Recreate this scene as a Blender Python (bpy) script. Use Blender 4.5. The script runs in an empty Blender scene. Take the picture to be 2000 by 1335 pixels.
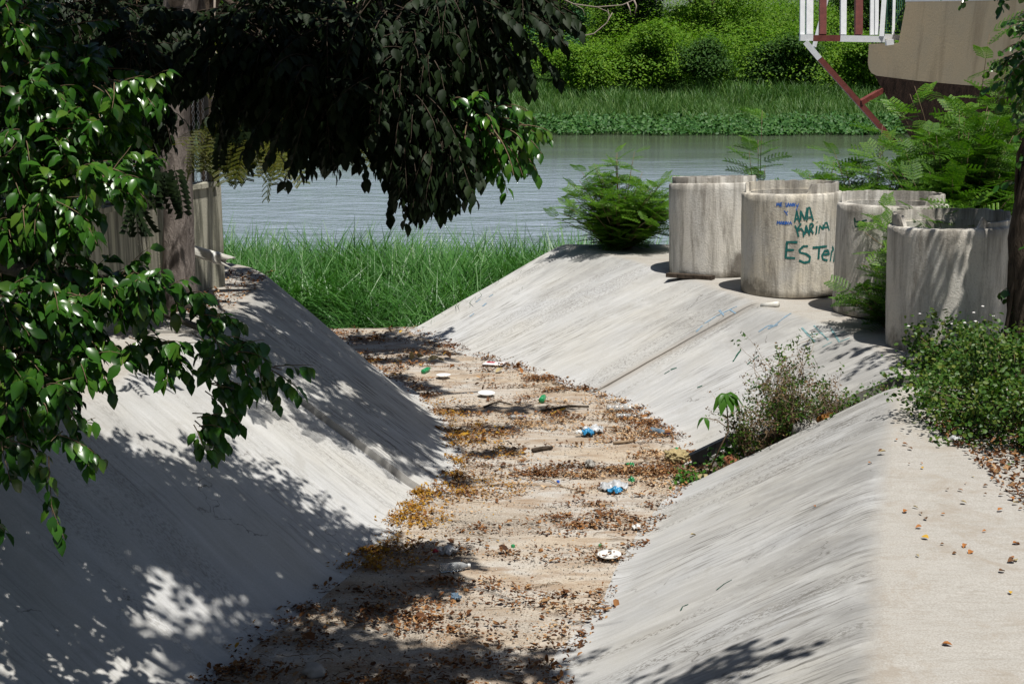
import bpy, bmesh, math, random
import numpy as np
from mathutils import Vector, Matrix, noise as mnoise
R = math.radians
C = bpy.context.scene.collection
sc = bpy.context.scene
rng = np.random.default_rng(11)
random.seed(5)

# ------------------------------------------------------------------ camera
CAM_Z, PITCH, FPX = 2.7, R(11.67), 2600.0
cd = bpy.data.cameras.new('camera'); cam = bpy.data.objects.new('camera', cd); C.objects.link(cam)
cam.location = (0, 0, CAM_Z); cam.rotation_euler = (math.pi/2 - PITCH, 0, 0)
cd.sensor_width = 36; cd.lens = FPX/2000*36; cd.clip_start = 0.1; cd.clip_end = 2000
sc.camera = cam
# ------------------------------------------------------------------ light
SUN_TO = Vector((0.16, -0.30, 1.0)).normalized()
w = bpy.data.worlds.new("World"); sc.world = w; w.use_nodes = True
wn = w.node_tree; sky = wn.nodes.new('ShaderNodeTexSky'); sky.sky_type = 'NISHITA'; sky.sun_disc = False
sky.sun_elevation = math.asin(SUN_TO.z); sky.sun_rotation = math.atan2(SUN_TO.x, SUN_TO.y)
sky.air_density = 1.0; sky.dust_density = 1.0; sky.ozone_density = 1.0
bg = wn.nodes['Background']; bg.inputs[1].default_value = 0.05
wn.links.new(sky.outputs[0], bg.inputs[0])
ld = bpy.data.lights.new('sun', 'SUN'); ld.energy = 5.0; ld.angle = R(0.55); ld.color = (1, .965, .9)
sun = bpy.data.objects.new('sun', ld); C.objects.link(sun); sun.location = (6, -4, 30)
sun.rotation_euler = SUN_TO.to_track_quat('Z', 'Y').to_euler()
sc.view_settings.view_transform = 'Standard'; sc.view_settings.look = 'None'
sc.view_settings.gamma = 1; sc.view_settings.exposure = 0.15
try:
    sc.cycles.max_bounces = 6; sc.cycles.transparent_max_bounces = 8; sc.cycles.caustics_reflective = False; sc.cycles.caustics_refractive = False
except Exception: pass

# ------------------------------------------------------------------ helpers
def at(px, py, z):
    """world point at height z seen at photo pixel (2000 px frame): used to measure the place"""
    a = (px-1000)/FPX; b = (667.5-py)/FPX
    d = Vector((a, math.cos(PITCH)+b*math.sin(PITCH), -math.sin(PITCH)+b*math.cos(PITCH)))
    t = (z-CAM_Z)/d.z
    return Vector((0, 0, CAM_Z))+d*t
def atd(px, py, fwd):
    a = (px-1000)/FPX; b = (667.5-py)/FPX
    d = Vector((a, math.cos(PITCH)+b*math.sin(PITCH), -math.sin(PITCH)+b*math.cos(PITCH)))
    return Vector((0, 0, CAM_Z))+d*fwd
def tag(o, label=None, cat=None, group=None, kind=None):
    if label: o['label'] = label
    if cat: o['category'] = cat
    if group: o['group'] = group
    if kind: o['kind'] = kind
    return o
def thing(name, label, cat, loc=(0, 0, 0), rz=0, group=None):
    o = bpy.data.objects.new(name, None); C.objects.link(o); o.empty_display_size = .1
    o.location = loc; o.rotation_euler = (0, 0, rz)
    return tag(o, label, cat, group)
def link(name, me, m=None, parent=None, smooth=False):
    o = bpy.data.objects.new(name, me); C.objects.link(o)
    if m: me.materials.append(m)
    if parent: o.parent = parent
    if smooth: me.polygons.foreach_set('use_smooth', np.ones(len(me.polygons), bool))
    return o
def mesh_np(name, V, F_idx, F_len, m=None, parent=None, smooth=False):
    me = bpy.data.meshes.new(name)
    V = np.asarray(V, np.float32); F_idx = np.asarray(F_idx, np.int32); F_len = np.asarray(F_len, np.int32)
    me.vertices.add(len(V)); me.vertices.foreach_set('co', V.ravel())
    me.loops.add(len(F_idx)); me.loops.foreach_set('vertex_index', F_idx)
    me.polygons.add(len(F_len))
    st = np.zeros(len(F_len), np.int32); st[1:] = np.cumsum(F_len)[:-1]
    me.polygons.foreach_set('loop_start', st); me.polygons.foreach_set('loop_total', F_len)
    me.update(calc_edges=True); me.validate()
    return link(name, me, m, parent, smooth)
class MB:
    """collects shapes for ONE mesh"""
    def __init__(s): s.v = []; s.f = []
    def add(s, V, F):
        n = len(s.v); s.v += [tuple(p) for p in V]; s.f += [tuple(i+n for i in f) for f in F]; return s
    def box(s, c, d, rot=None):
        c = Vector(c); V = []
        for x in (-.5, .5):
            for y in (-.5, .5):
                for z in (-.5, .5):
                    p = Vector((x*d[0], y*d[1], z*d[2]))
                    if rot is not None: p = rot @ p
                    V.append(c+p)
        return s.add(V, [(0, 1, 3, 2), (4, 6, 7, 5), (0, 4, 5, 1), (2, 3, 7, 6), (0, 2, 6, 4), (1, 5, 7, 3)])
    def bar(s, a, b, wd, hd=None, up=Vector((0, 0, 1))):
        a = Vector(a); b = Vector(b); hd = hd or wd; t = (b-a).normalized()
        sd = t.cross(up)
        if sd.length < 1e-4: sd = t.cross(Vector((0, 1, 0)))
        sd.normalize(); u = sd.cross(t)
        V = []
        for p in (a, b):
            for i, j in ((-1, -1), (1, -1), (1, 1), (-1, 1)): V.append(p+sd*i*wd/2+u*j*hd/2)
        return s.add(V, [(0, 1, 5, 4), (1, 2, 6, 5), (2, 3, 7, 6), (3, 0, 4, 7), (3, 2, 1, 0), (4, 5, 6, 7)])
    def tube(s, pts, rad, n=6, rough=0, cap=True):
        pts = [Vector(p) for p in pts]
        if not hasattr(rad, '__len__'): rad = [rad]*len(pts)
        V = []; F = []; ref = None
        for i, p in enumerate(pts):
            t = (pts[min(i+1, len(pts)-1)]-pts[max(i-1, 0)]).normalized()
            if ref is None: ref = t.orthogonal().normalized()
            ref = (ref-t*ref.dot(t)).normalized(); b = t.cross(ref)
            for k in range(n):
                a = 2*math.pi*k/n; r = rad[i]
                if rough: r *= 1+rough*mnoise.noise(Vector((p.x*3+math.cos(a)*1.3, p.y*3+math.sin(a)*1.3, p.z*2.2)))
                V.append(p+(ref*math.cos(a)+b*math.sin(a))*r)
        for i in range(len(pts)-1):
            for k in range(n):
                F.append((i*n+k, i*n+(k+1) % n, (i+1)*n+(k+1) % n, (i+1)*n+k))
        if cap: F.append(tuple(range(n))[::-1]); F.append(tuple((len(pts)-1)*n+k for k in range(n)))
        return s.add(V, F)
    def lathe(s, prof, n=20, M=None):
        V = []; F = []
        for r, z in prof:
            for k in range(n):
                a = 2*math.pi*k/n; p = Vector((r*math.cos(a), r*math.sin(a), z)); V.append(M @ p if M else p)
        for i in range(len(prof)-1):
            for k in range(n): F.append((i*n+k, i*n+(k+1) % n, (i+1)*n+(k+1) % n, (i+1)*n+k))
        F.append(tuple(range(n))[::-1]); F.append(tuple((len(prof)-1)*n+k for k in range(n)))
        return s.add(V, F)
    def build(s, name, m, parent=None, smooth=False):
        me = bpy.data.meshes.new(name); me.from_pydata(s.v, [], s.f); me.update()
        return link(name, me, m, parent, smooth)
def smoothed(o, ang=40):
    me = o.data; me.polygons.foreach_set('use_smooth', np.ones(len(me.polygons), bool))
    try: me.set_sharp_from_angle(angle=R(ang))
    except Exception: pass
    return o
# --- leaf scattering: template replicated by rotation and scale into one mesh
def norm(a): return a/np.maximum(np.linalg.norm(a, axis=-1, keepdims=True), 1e-9)
def scatter(name, tmpl, P, X, N, S, m, parent=None, smooth=True):
    TV, TF = tmpl; TV = np.asarray(TV, float); P = np.asarray(P, float); n = len(P)
    X = norm(np.asarray(X, float)); N = np.asarray(N, float)
    Y = norm(np.cross(N, X)); Z = np.cross(X, Y)
    S = np.asarray(S, float).reshape(-1, 1) if np.ndim(S) < 2 else np.asarray(S, float)
    if S.shape[0] == 1: S = np.repeat(S, n, 0)
    V = P[:, None, :] + (TV[None, :, 0:1]*X[:, None, :] + TV[None, :, 1:2]*Y[:, None, :] + TV[None, :, 2:3]*Z[:, None, :])*S[:, None, :]
    fi = np.concatenate([np.array(f) for f in TF]); fl = np.array([len(f) for f in TF])
    k = len(TV)
    FI = (fi[None, :] + (np.arange(n)*k)[:, None]).ravel(); FL = np.tile(fl, n)
    return mesh_np(name, V.reshape(-1, 3), FI, FL, m, parent, smooth)
def leaf_tmpl(width=.5, fold=.22, droop=.25, tip=1.0):
    xs = [0, .22, .5, .78, tip]; ws = [.0, .8, 1.0, .55, 0]
    V = []; F = []
    for x, q in zip(xs, ws):
        z = -droop*x*x
        if q == 0: V.append((x, 0, z))
        else:
            V.append((x, 0, z)); V.append((x, width/2*q, z+fold*width*q*.8)); V.append((x, -width/2*q, z+fold*width*q*.8))
    # idx: 0 | 1 2 3 | 4 5 6 | 7 8 9 | 10
    F = [(0, 1, 2), (0, 3, 1), (1, 4, 5, 2), (1, 3, 6, 4), (4, 7, 8, 5), (4, 6, 9, 7), (7, 10, 8), (7, 9, 10)]
    return V, F
LEAF = leaf_tmpl(.6, .2, .28)
LEAF_FLAT = ([(0, 0, 0), (.45, .25, .05), (1, 0, -.1), (.45, -.25, .05)], [(0, 1, 2, 3)])
LEAF_ROUND = ([(0, 0, 0), (.25, .33, .06), (.7, .33, .05), (1, 0, -.06), (.7, -.33, .05), (.25, -.33, .06)], [(0, 3, 2, 1), (0, 5, 4, 3)])
LEAF_CURL = ([(0, 0, .0), (.3, .26, .16), (.75, .24, .2), (1, .02, .08), (.75, -.22, .14), (.3, -.24, .1), (.5, 0, 0)],
             [(0, 6, 1), (1, 6, 2), (2, 6, 3), (3, 6, 4), (4, 6, 5), (5, 6, 0)])
def blade_tmpl(w=.022, bend=.5, seg=5):
    V = []; F = []
    for i in range(seg+1):
        t = i/seg; x = t*(1-.18*bend*t); z = 0
        y = bend*t*t*.6
        ww = w*(1-t**1.6)+.001
        V += [(x, -ww, y), (x, ww, y)]
    for i in range(seg): F.append((2*i, 2*i+1, 2*i+3, 2*i+2))
    return V, F
def frond_tmpl(pairs=7, lf=9, plen=.42, lw=.018, ll=.06):
    """bipinnate leaf: rachis length 1, pinnae with small leaflets"""
    V = []; F = []
    def quad(a, b, c, d): n = len(V); V.extend([a, b, c, d]); F.append((n, n+1, n+2, n+3))
    dz = lambda x: -.22*x*x
    for k in range(4):
        x0, x1 = k/4, (k+1)/4
        quad((x0, -.006, dz(x0)), (x1, -.005, dz(x1)), (x1, .005, dz(x1)), (x0, .006, dz(x0)))
    for i in range(pairs):
        x0 = .16+.8*i/(pairs-1); L = plen*(1-.45*abs(i/(pairs-1)-.4))
        for sg in (-1, 1):
            dx, dy = math.cos(1.05), math.sin(1.05)*sg
            for j in range(lf):
                t = (j+.6)/lf*L
                bx, by = x0+dx*t, dy*t; bz = dz(x0)-.28*t*t
                for s2 in (-1, 1):
                    ang = 1.05*sg+s2*1.0
                    ex, ey = bx+math.cos(ang)*ll, by+math.sin(ang)*ll
                    nx, ny = -math.sin(ang)*lw/1, math.cos(ang)*lw/1
                    quad((bx, by, bz), ((bx+ex)/2+nx, (by+ey)/2+ny, bz+.004), (ex, ey, bz-.01), ((bx+ex)/2-nx, (by+ey)/2-ny, bz+.004))
    return V, F
FROND = frond_tmpl(7, 8, .36, .024, .05)
def pinnate_tmpl(pairs=7, ll=.3, lw=.085):
    V = []; F = []
    for i in range(pairs):
        x0 = .15+.82*i/(pairs-1)
        for sg in (-1, 1):
            ang = 1.1*sg; bx, by, bz = x0, 0, -.3*x0*x0
            ex, ey = bx+math.cos(ang)*ll, math.sin(ang)*ll
            nx, ny = -math.sin(ang)*lw, math.cos(ang)*lw; n = len(V)
            V += [(bx, by, bz), (bx+(ex-bx)*.5+nx, ey*.5+ny, bz+.01), (ex, ey, bz-.07), (bx+(ex-bx)*.5-nx, ey*.5-ny, bz+.01)]
            F.append((n, n+1, n+2, n+3))
    n = len(V); V += [(0, -.01, 0), (1, -.006, -.3), (1, .006, -.3), (0, .01, 0)]; F.append((n, n+1, n+2, n+3))
    return V, F
PINNATE = pinnate_tmpl()

# ------------------------------------------------------------------ materials
class NT:
    def __init__(s, name):
        s.m = bpy.data.materials.new(name); s.m.use_nodes = True; s.t = s.m.node_tree; s.b = s.t.nodes['Principled BSDF']
    def n(s, typ, **kw):
        nd = s.t.nodes.new(typ)
        for k, v in kw.items():
            if k.startswith('i_'):
                key = k[2:]; nd.inputs[int(key) if key.isdigit() else key].default_value = v
            else: setattr(nd, k, v)
        return nd
    def l(s, a, b): s.t.links.new(a, b)
    def noise(s, vec, scale, detail=4, rough=.55, dist=0):
        nd = s.n('ShaderNodeTexNoise'); nd.inputs['Scale'].default_value = scale; nd.inputs['Detail'].default_value = detail
        nd.inputs['Roughness'].default_value = rough; nd.inputs['Distortion'].default_value = dist
        if vec is not None: s.l(vec, nd.inputs['Vector'])
        return nd.outputs['Fac']
    def ramp(s, fac, stops, interp='LINEAR'):
        nd = s.n('ShaderNodeValToRGB'); cr = nd.color_ramp; cr.interpolation = interp
        while len(cr.elements) > 1: cr.elements.remove(cr.elements[-1])
        for i, (p, c) in enumerate(stops):
            if not hasattr(c, '__len__'): c = (c, c, c)
            e = cr.elements[0] if i == 0 else cr.elements.new(p)
            e.position = p; e.color = (*c[:3], 1)
        s.l(fac, nd.inputs[0]); return nd.outputs[0]
    def mix(s, fac, a, b, mode='MIX'):
        nd = s.n('ShaderNodeMix', data_type='RGBA', blend_type=mode)
        for inp, v in ((0, fac), (6, a), (7, b)):
            if isinstance(v, (int, float)): nd.inputs[inp].default_value = v
            elif isinstance(v, tuple): nd.inputs[inp].default_value = (*v[:3], 1)
            else: s.l(v, nd.inputs[inp])
        return nd.outputs[2]
    def math(s, op, a, b=None):
        nd = s.n('ShaderNodeMath', operation=op)
        for i, v in enumerate((a, b)):
            if v is None: continue
            if isinstance(v, (int, float)): nd.inputs[i].default_value = v
            else: s.l(v, nd.inputs[i])
        return nd.outputs[0]
    def mapping(s, vec, scale=(1, 1, 1), rot=(0, 0, 0), loc=(0, 0, 0)):
        nd = s.n('ShaderNodeMapping'); nd.inputs['Scale'].default_value = scale; nd.inputs['Rotation'].default_value = rot; nd.inputs['Location'].default_value = loc
        s.l(vec, nd.inputs['Vector']); return nd.outputs[0]
    def coord(s, which='Object'): return s.n('ShaderNodeTexCoord').outputs[which]
    def bump(s, h, strength=.3, dist=.01):
        nd = s.n('ShaderNodeBump'); nd.inputs['Strength'].default_value = strength; nd.inputs['Distance'].default_value = dist
        s.l(h, nd.inputs['Height']); s.l(nd.outputs[0], s.b.inputs['Normal'])
    def base(s, c, rough=.8, spec=.3):
        if isinstance(c, tuple): s.b.inputs['Base Color'].default_value = (*c[:3], 1)
        else: s.l(c, s.b.inputs['Base Color'])
        s.b.inputs['Roughness'].default_value = rough; s.b.inputs['Specular IOR Level'].default_value = spec
        return s.m
def plain(name, c, rough=.6, spec=.4, var=.15, scale=12):
    t = NT(name); f = t.noise(t.coord(), scale, 5)
    d = tuple(x*(1-var) for x in c); b = tuple(min(1, x*(1+var)) for x in c)
    return t.base(t.ramp(f, [(.3, d), (.7, b)]), rough, spec)
def leafmat(name, cols, rough=.35, spec=.5, trans=.25, transcol=None, vein=False):
    """foliage: each leaf picks a colour of the list; some light passes through"""
    t = NT(name); g = t.n('ShaderNodeNewGeometry')
    st = [(i/max(1, len(cols)-1), c) for i, c in enumerate(cols)]
    col = t.ramp(g.outputs['Random Per Island'], st)
    big = t.noise(t.coord('Object'), 1.1, 2)
    col = t.mix(t.ramp(big, [(.35, 0), (.65, .35)]), col, tuple(x*.55 for x in cols[0]))
    t.base(col, rough, spec)
    tr = t.n('ShaderNodeBsdfTranslucent'); ms = t.n('ShaderNodeMixShader'); ms.inputs[0].default_value = trans
    tc = t.mix(1.0, col, transcol or (1.0, 1.25, .35), 'MULTIPLY'); t.l(tc, tr.inputs[0])
    out = t.t.nodes['Material Output']; t.l(t.b.outputs[0], ms.inputs[1]); t.l(tr.outputs[0], ms.inputs[2]); t.l(ms.outputs[0], out.inputs[0])
    return t.m
def concrete_slope(name, warm=.5, seed=0, dark=1.0, joints=()):
    """poured slope: UV is (metres along, metres down the slope); streaks run down the slope"""
    t = NT(name); uv = t.coord('UV'); ob = t.coord('Object')
    big = t.noise(t.mapping(ob, (.5, .5, .5), loc=(seed, 0, 0)), 1.6, 5, .6)
    col = t.mix(t.ramp(big, [(.35, 0), (.68, 1)]), (.51, .518, .524), (.515, .50, .46))
    wob = t.n('ShaderNodeCombineXYZ'); t.l(t.math('MULTIPLY', t.noise(t.mapping(uv, (1.5, 1.2, 1)), 1.0, 3), .12), wob.inputs[0])
    uvw = t.n('ShaderNodeVectorMath', operation='ADD'); t.l(uv, uvw.inputs[0]); t.l(wob.outputs[0], uvw.inputs[1]); uvs = uvw.outputs[0]
    sv = t.mapping(uvs, (8, .9, 1), loc=(seed, seed*.3, 0))
    s1 = t.mix(.45, t.noise(sv, 1.0, 7, .66, .15), t.noise(t.mapping(uvs, (2.2, .7, 1), loc=(seed, 2, 0)), 1.0, 7, .7, .3))
    col = t.mix(t.math('MULTIPLY', t.ramp(s1, [(.42, 0), (.70, .75)]), .8*dark), col, (.27, .265, .26))
    s2 = t.noise(t.mapping(uvs, (30, 2.2, 1), loc=(seed*2, 3, 0)), 1.0, 5, .65, .2)
    patch = t.noise(t.mapping(uv, (1.1, .5, 1), loc=(seed+7, 0, 0)), 1.0, 3)
    thin = t.math('MULTIPLY', t.ramp(s2, [(.51, 0), (.62, 1)]), t.ramp(patch, [(.42, 0), (.6, 1)]))
    col = t.mix(t.math('MULTIPLY', thin, .8*dark), col, (.10, .095, .085))
    s3 = t.noise(t.mapping(uvs, (12, 1.3, 1), loc=(seed*5, 1, 0)), 1.0, 4, .6, .3)
    col = t.mix(t.ramp(s3, [(.48, 0), (.72, .45)]), col, (.64, .64, .635))
    # aggregate speckle following a few streaks
    sp = t.noise(t.mapping(uvs, (60, 26, 1)), 1.0, 3, .7)
    band = t.ramp(t.noise(t.mapping(uv, (3.2, .25, 1), loc=(seed*3+2, 5, 0)), 1.0, 3, .5, .2), [(.55, 0), (.62, 1)])
    col = t.mix(t.math('MULTIPLY', t.math('MULTIPLY', band, t.ramp(sp, [(.5, 0), (.56, 1)])), .55*dark), col, (.085, .075, .06))
    fine = t.noise(ob, 90, 4, .7)
    col = t.mix(t.ramp(fine, [(.3, .35), (.7, 0)]), col, (.30, .28, .25))
    sepu = t.n('ShaderNodeSeparateXYZ'); t.l(uv, sepu.inputs[0])
    for ju, jw in joints:      # grimy construction joint running down the slope
        dd = t.math('ABSOLUTE', t.math('SUBTRACT', sepu.outputs[0], t.math('ADD', t.math('MULTIPLY', s1, .10), ju-.05)))
        col = t.mix(t.ramp(t.math('DIVIDE', dd, jw), [(.1, .55), (1.0, 0)]), col, (.27, .225, .175))
        col = t.mix(t.ramp(t.math('DIVIDE', dd, jw*.16), [(.4, .9), (1.0, 0)]), col, (.06, .05, .04))
    # old run-off dirt gathers below the crest; blotches and a few hairline cracks
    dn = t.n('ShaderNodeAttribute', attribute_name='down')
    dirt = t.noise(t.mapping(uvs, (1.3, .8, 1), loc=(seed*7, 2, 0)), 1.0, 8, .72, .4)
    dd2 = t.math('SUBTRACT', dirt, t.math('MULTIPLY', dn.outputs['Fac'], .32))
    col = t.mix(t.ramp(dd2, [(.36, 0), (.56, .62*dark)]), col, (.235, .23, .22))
    blot = t.noise(t.mapping(ob, (1, 1, 1), loc=(seed, seed, 1)), 2.6, 7, .75, .5)
    col = t.mix(t.ramp(blot, [(.56, 0), (.66, .4)]), col, (.33, .315, .285))
    ck = t.n('ShaderNodeTexVoronoi', feature='DISTANCE_TO_EDGE'); ck.inputs['Scale'].default_value = .55
    cw = t.n('ShaderNodeVectorMath', operation='ADD'); t.l(ob, cw.inputs[0]); cn = t.n('ShaderNodeTexNoise'); cn.inputs['Scale'].default_value = 2.2; cn.inputs['Detail'].default_value = 6; t.l(ob, cn.inputs['Vector']); t.l(cn.outputs['Color'], cw.inputs[1]); t.l(cw.outputs[0], ck.inputs['Vector'])
    crack = t.math('MULTIPLY', t.ramp(ck.outputs['Distance'], [(.0, .8), (.0045, 0)]), t.ramp(dirt, [(.50, 0), (.60, 1)]))
    col = t.mix(crack, col, (.08, .07, .06))
    # level strip beyond the crest is tanner, with dirt
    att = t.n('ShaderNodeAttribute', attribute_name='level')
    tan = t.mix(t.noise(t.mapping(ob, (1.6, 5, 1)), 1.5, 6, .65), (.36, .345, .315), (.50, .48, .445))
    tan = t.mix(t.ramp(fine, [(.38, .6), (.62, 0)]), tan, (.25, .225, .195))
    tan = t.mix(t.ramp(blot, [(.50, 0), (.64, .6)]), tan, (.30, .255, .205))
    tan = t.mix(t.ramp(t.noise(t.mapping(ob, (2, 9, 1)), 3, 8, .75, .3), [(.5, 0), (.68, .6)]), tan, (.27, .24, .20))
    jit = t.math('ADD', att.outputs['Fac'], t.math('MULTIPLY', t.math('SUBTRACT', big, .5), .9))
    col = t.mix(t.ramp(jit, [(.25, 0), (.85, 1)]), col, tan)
    h = t.math('ADD', t.math('MULTIPLY', s1, .6), t.math('ADD', t.math('MULTIPLY', fine, .25), t.math('MULTIPLY', s2, .3)))
    t.bump(h, .22, .010)
    return t.base(col, .88, .15)
def floor_mat():
    t = NT('channel_floor'); ob = t.coord('Object')
    n1 = t.noise(t.mapping(ob, (.8, 2.0, 1)), 1.3, 6, .62, .4)
    col = t.mix(t.ramp(n1, [(.38, 0), (.6, 1)]), (.50, .485, .455), (.48, .41, .325))
    n2 = t.noise(t.mapping(ob, (1.5, 4.5, 1), loc=(3, 1, 0)), 1.5, 6, .65, .3)
    col = t.mix(t.ramp(n2, [(.46, 0), (.64, .85)]), col, (.29, .20, .13))
    # exposed gravel patches
    v = t.n('ShaderNodeTexVoronoi', feature='F1'); v.inputs['Scale'].default_value = 38; t.l(ob, v.inputs['Vector'])
    gcol = t.ramp(t.noise(ob, 60, 2, .6), [(.3, (.13, .115, .10)), (.5, (.33, .29, .24)), (.7, (.56, .52, .46))])
    pm = t.ramp(t.noise(t.mapping(ob, (.9, .8, 1), loc=(5, 2, 0)), 1.0, 4), [(.5, 0), (.62, .8)])
    sepy = t.n('ShaderNodeSeparateXYZ'); t.l(ob, sepy.inputs[0])
    near = t.ramp(t.math('MULTIPLY', sepy.outputs[1], .05), [(.53, 1), (.6, .12)])
    col = t.mix(t.math('MULTIPLY', pm, near), col, gcol)
    fine = t.noise(ob, 70, 4, .75)
    col = t.mix(t.ramp(fine, [(.36, .55), (.6, 0)]), col, (.22, .17, .12))
    t.bump(t.math('ADD', t.math('MULTIPLY', fine, .5), t.math('MULTIPLY', v.outputs['Distance'], .6)), .5, .012)
    return t.base(col, .9, .12)
def ring_mat(name, seed=0, warm=0.0, stain=None):
    t = NT(name); ob = t.coord('Object')
    a = t.noise(t.mapping(ob, (1, 1, .7), loc=(seed, seed, 0)), 2.0, 6, .6)
    col = t.mix(t.ramp(a, [(.35, 0), (.65, 1)]), (.64, .62, .575), (.68+.03*warm, .635, .555-.06*warm))
    dr = t.noise(t.mapping(ob, (5.5, 5.5, .7), loc=(seed*2, 1, 0)), 1.0, 8, .72, .5)
    col = t.mix(t.ramp(dr, [(.47, 0), (.63, .8)]), col, (.235, .215, .185))
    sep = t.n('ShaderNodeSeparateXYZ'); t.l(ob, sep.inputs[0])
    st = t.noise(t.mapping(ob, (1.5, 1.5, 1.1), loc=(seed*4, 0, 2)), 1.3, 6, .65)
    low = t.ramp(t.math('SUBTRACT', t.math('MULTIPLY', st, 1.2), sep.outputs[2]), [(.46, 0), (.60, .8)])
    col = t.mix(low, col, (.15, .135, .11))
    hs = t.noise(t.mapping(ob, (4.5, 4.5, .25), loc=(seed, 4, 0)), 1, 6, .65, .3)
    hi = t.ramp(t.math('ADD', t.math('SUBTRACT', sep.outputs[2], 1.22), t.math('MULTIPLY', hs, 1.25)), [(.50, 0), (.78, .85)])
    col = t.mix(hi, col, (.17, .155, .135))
    if stain:      # one rough dark damp patch low on the side
        dx = t.math('SUBTRACT', sep.outputs[0], stain[0]); dz = t.math('SUBTRACT', sep.outputs[2], stain[1]); rr = t.math('SQRT', t.math('ADD', t.math('MULTIPLY', dx, dx), t.math('MULTIPLY', dz, dz)))
        rr = t.math('ADD', rr, t.math('MULTIPLY', t.math('SUBTRACT', t.noise(ob, 9, 6, .7), .5), .22))
        col = t.mix(t.ramp(rr, [(stain[2]*.8, .85), (stain[2]*1.15, 0)]), col, (.11, .095, .08))
    f = t.noise(ob, 45, 5, .7); col = t.mix(t.ramp(f, [(.34, .35), (.50, 0)]), col, (.36, .33, .28))
    pit = t.n('ShaderNodeTexVoronoi'); pit.inputs['Scale'].default_value = 16; t.l(ob, pit.inputs['Vector'])
    col = t.mix(t.ramp(pit.outputs['Distance'], [(.03, .8), (.075, 0)]), col, (.10, .09, .08))
    t.bump(t.math('ADD', f, t.ramp(pit.outputs['Distance'], [(.02, 0), (.09, .6)])), .6, .012)
    return t.base(col, .92, .1)
def wall_mat():
    t = NT('stained_wall'); ob = t.coord('Object')
    col = t.mix(t.noise(ob, 1.5, 5), (.47, .445, .365), (.37, .36, .285))
    dr = t.noise(t.mapping(ob, (7, 7, .5)), 1.6, 8, .7, .4)
    col = t.mix(t.ramp(dr, [(.44, 0), (.60, .85)]), col, (.09, .09, .07))
    d2 = t.noise(t.mapping(ob, (4, 4, .3), loc=(4, 2, 1)), 1.8, 5)
    col = t.mix(t.ramp(d2, [(.55, 0), (.7, .7)]), col, (.40, .40, .27))
    f = t.noise(ob, 60, 4); t.bump(t.math('ADD', f, dr), .4, .01)
    return t.base(col, .9, .1)
def plaster_mat():
    t = NT('painted_render'); ob = t.coord('Object')
    col = t.mix(t.ramp(t.noise(ob, .9, 6, .65), [(.35, 0), (.65, 1)]), (.56, .44, .285), (.47, .39, .275))
    dr = t.noise(t.mapping(ob, (3, 3, .22)), 1.2, 5, .6, .2)
    col = t.mix(t.ramp(dr, [(.5, 0), (.72, .55)]), col, (.23, .17, .11))
    f = t.noise(ob, 26, 6, .75); col = t.mix(t.ramp(f, [(.55, 0), (.72, .35)]), col, (.46, .43, .37))
    t.bump(f, .4, .012); return t.base(col, .92, .1)
def water_mat():
    t = NT('river_water'); ob = t.coord('Object')
    m1 = t.noise(t.mapping(ob, (.8, 1.5, 1)), 1.1, 4, .6, .3)
    m2 = t.noise(t.mapping(ob, (.25, .7, 1), loc=(3, 1, 0)), 1.0, 3, .5, .6)
    m3 = t.noise(t.mapping(ob, (1.6, 3, 1)), 2.0, 3, .6)
    t.bump(t.math('ADD', t.math('ADD', t.math('MULTIPLY', m1, .7), t.math('MULTIPLY', m2, .8)), t.math('MULTIPLY', m3, .22)), 1.0, .42)
    t.b.inputs['IOR'].default_value = 1.33
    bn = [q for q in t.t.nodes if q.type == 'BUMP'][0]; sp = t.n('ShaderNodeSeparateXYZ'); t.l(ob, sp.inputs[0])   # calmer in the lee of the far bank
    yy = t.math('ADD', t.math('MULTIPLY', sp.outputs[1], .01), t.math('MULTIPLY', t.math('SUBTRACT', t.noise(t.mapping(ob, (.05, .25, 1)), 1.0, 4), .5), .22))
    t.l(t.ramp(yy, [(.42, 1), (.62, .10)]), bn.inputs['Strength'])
    return t.base(t.mix(t.ramp(yy, [(.46, 0), (.70, .9)]), t.mix(m2, (.25, .295, .36), (.29, .34, .41)), (.085, .10, .05)), .06, .5)  # olive towards the far side: the bank's green reflection painted into the base colour
def bark_mat(name, a, b):
    t = NT(name); ob = t.coord('Object')
    n = t.noise(t.mapping(ob, (1, 1, .35)), 14, 6, .7, .6); n2 = t.noise(ob, 3, 4)
    col = t.mix(n2, t.ramp(n, [(.3, a), (.7, b)]), t.ramp(n, [(.35, tuple(x*.5 for x in a)), (.7, tuple(x*.85 for x in b))]))
    t.bump(n, 1.0, .03); return t.base(col, .9, .15)
def soil_mat():
    t = NT('soil'); ob = t.coord('Object')
    n = t.noise(ob, 1.7, 8, .7); f = t.noise(ob, 35, 5, .7)
    col = t.ramp(t.mix(.45, n, f), [(.35, (.055, .042, .027)), (.5, (.14, .105, .068)), (.65, (.25, .19, .125))])
    sp = t.n('ShaderNodeSeparateXYZ'); t.l(ob, sp.inputs[0])   # mossy ground cover across the river
    col = t.mix(t.ramp(t.math('MULTIPLY', sp.outputs[1], .01), [(.74, 0), (.80, 1)]), col, t.ramp(n, [(.3, (.02, .045, .010)), (.7, (.045, .10, .016))]))
    t.bump(f, .7, .03); return t.base(col, .95, .1)
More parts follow.
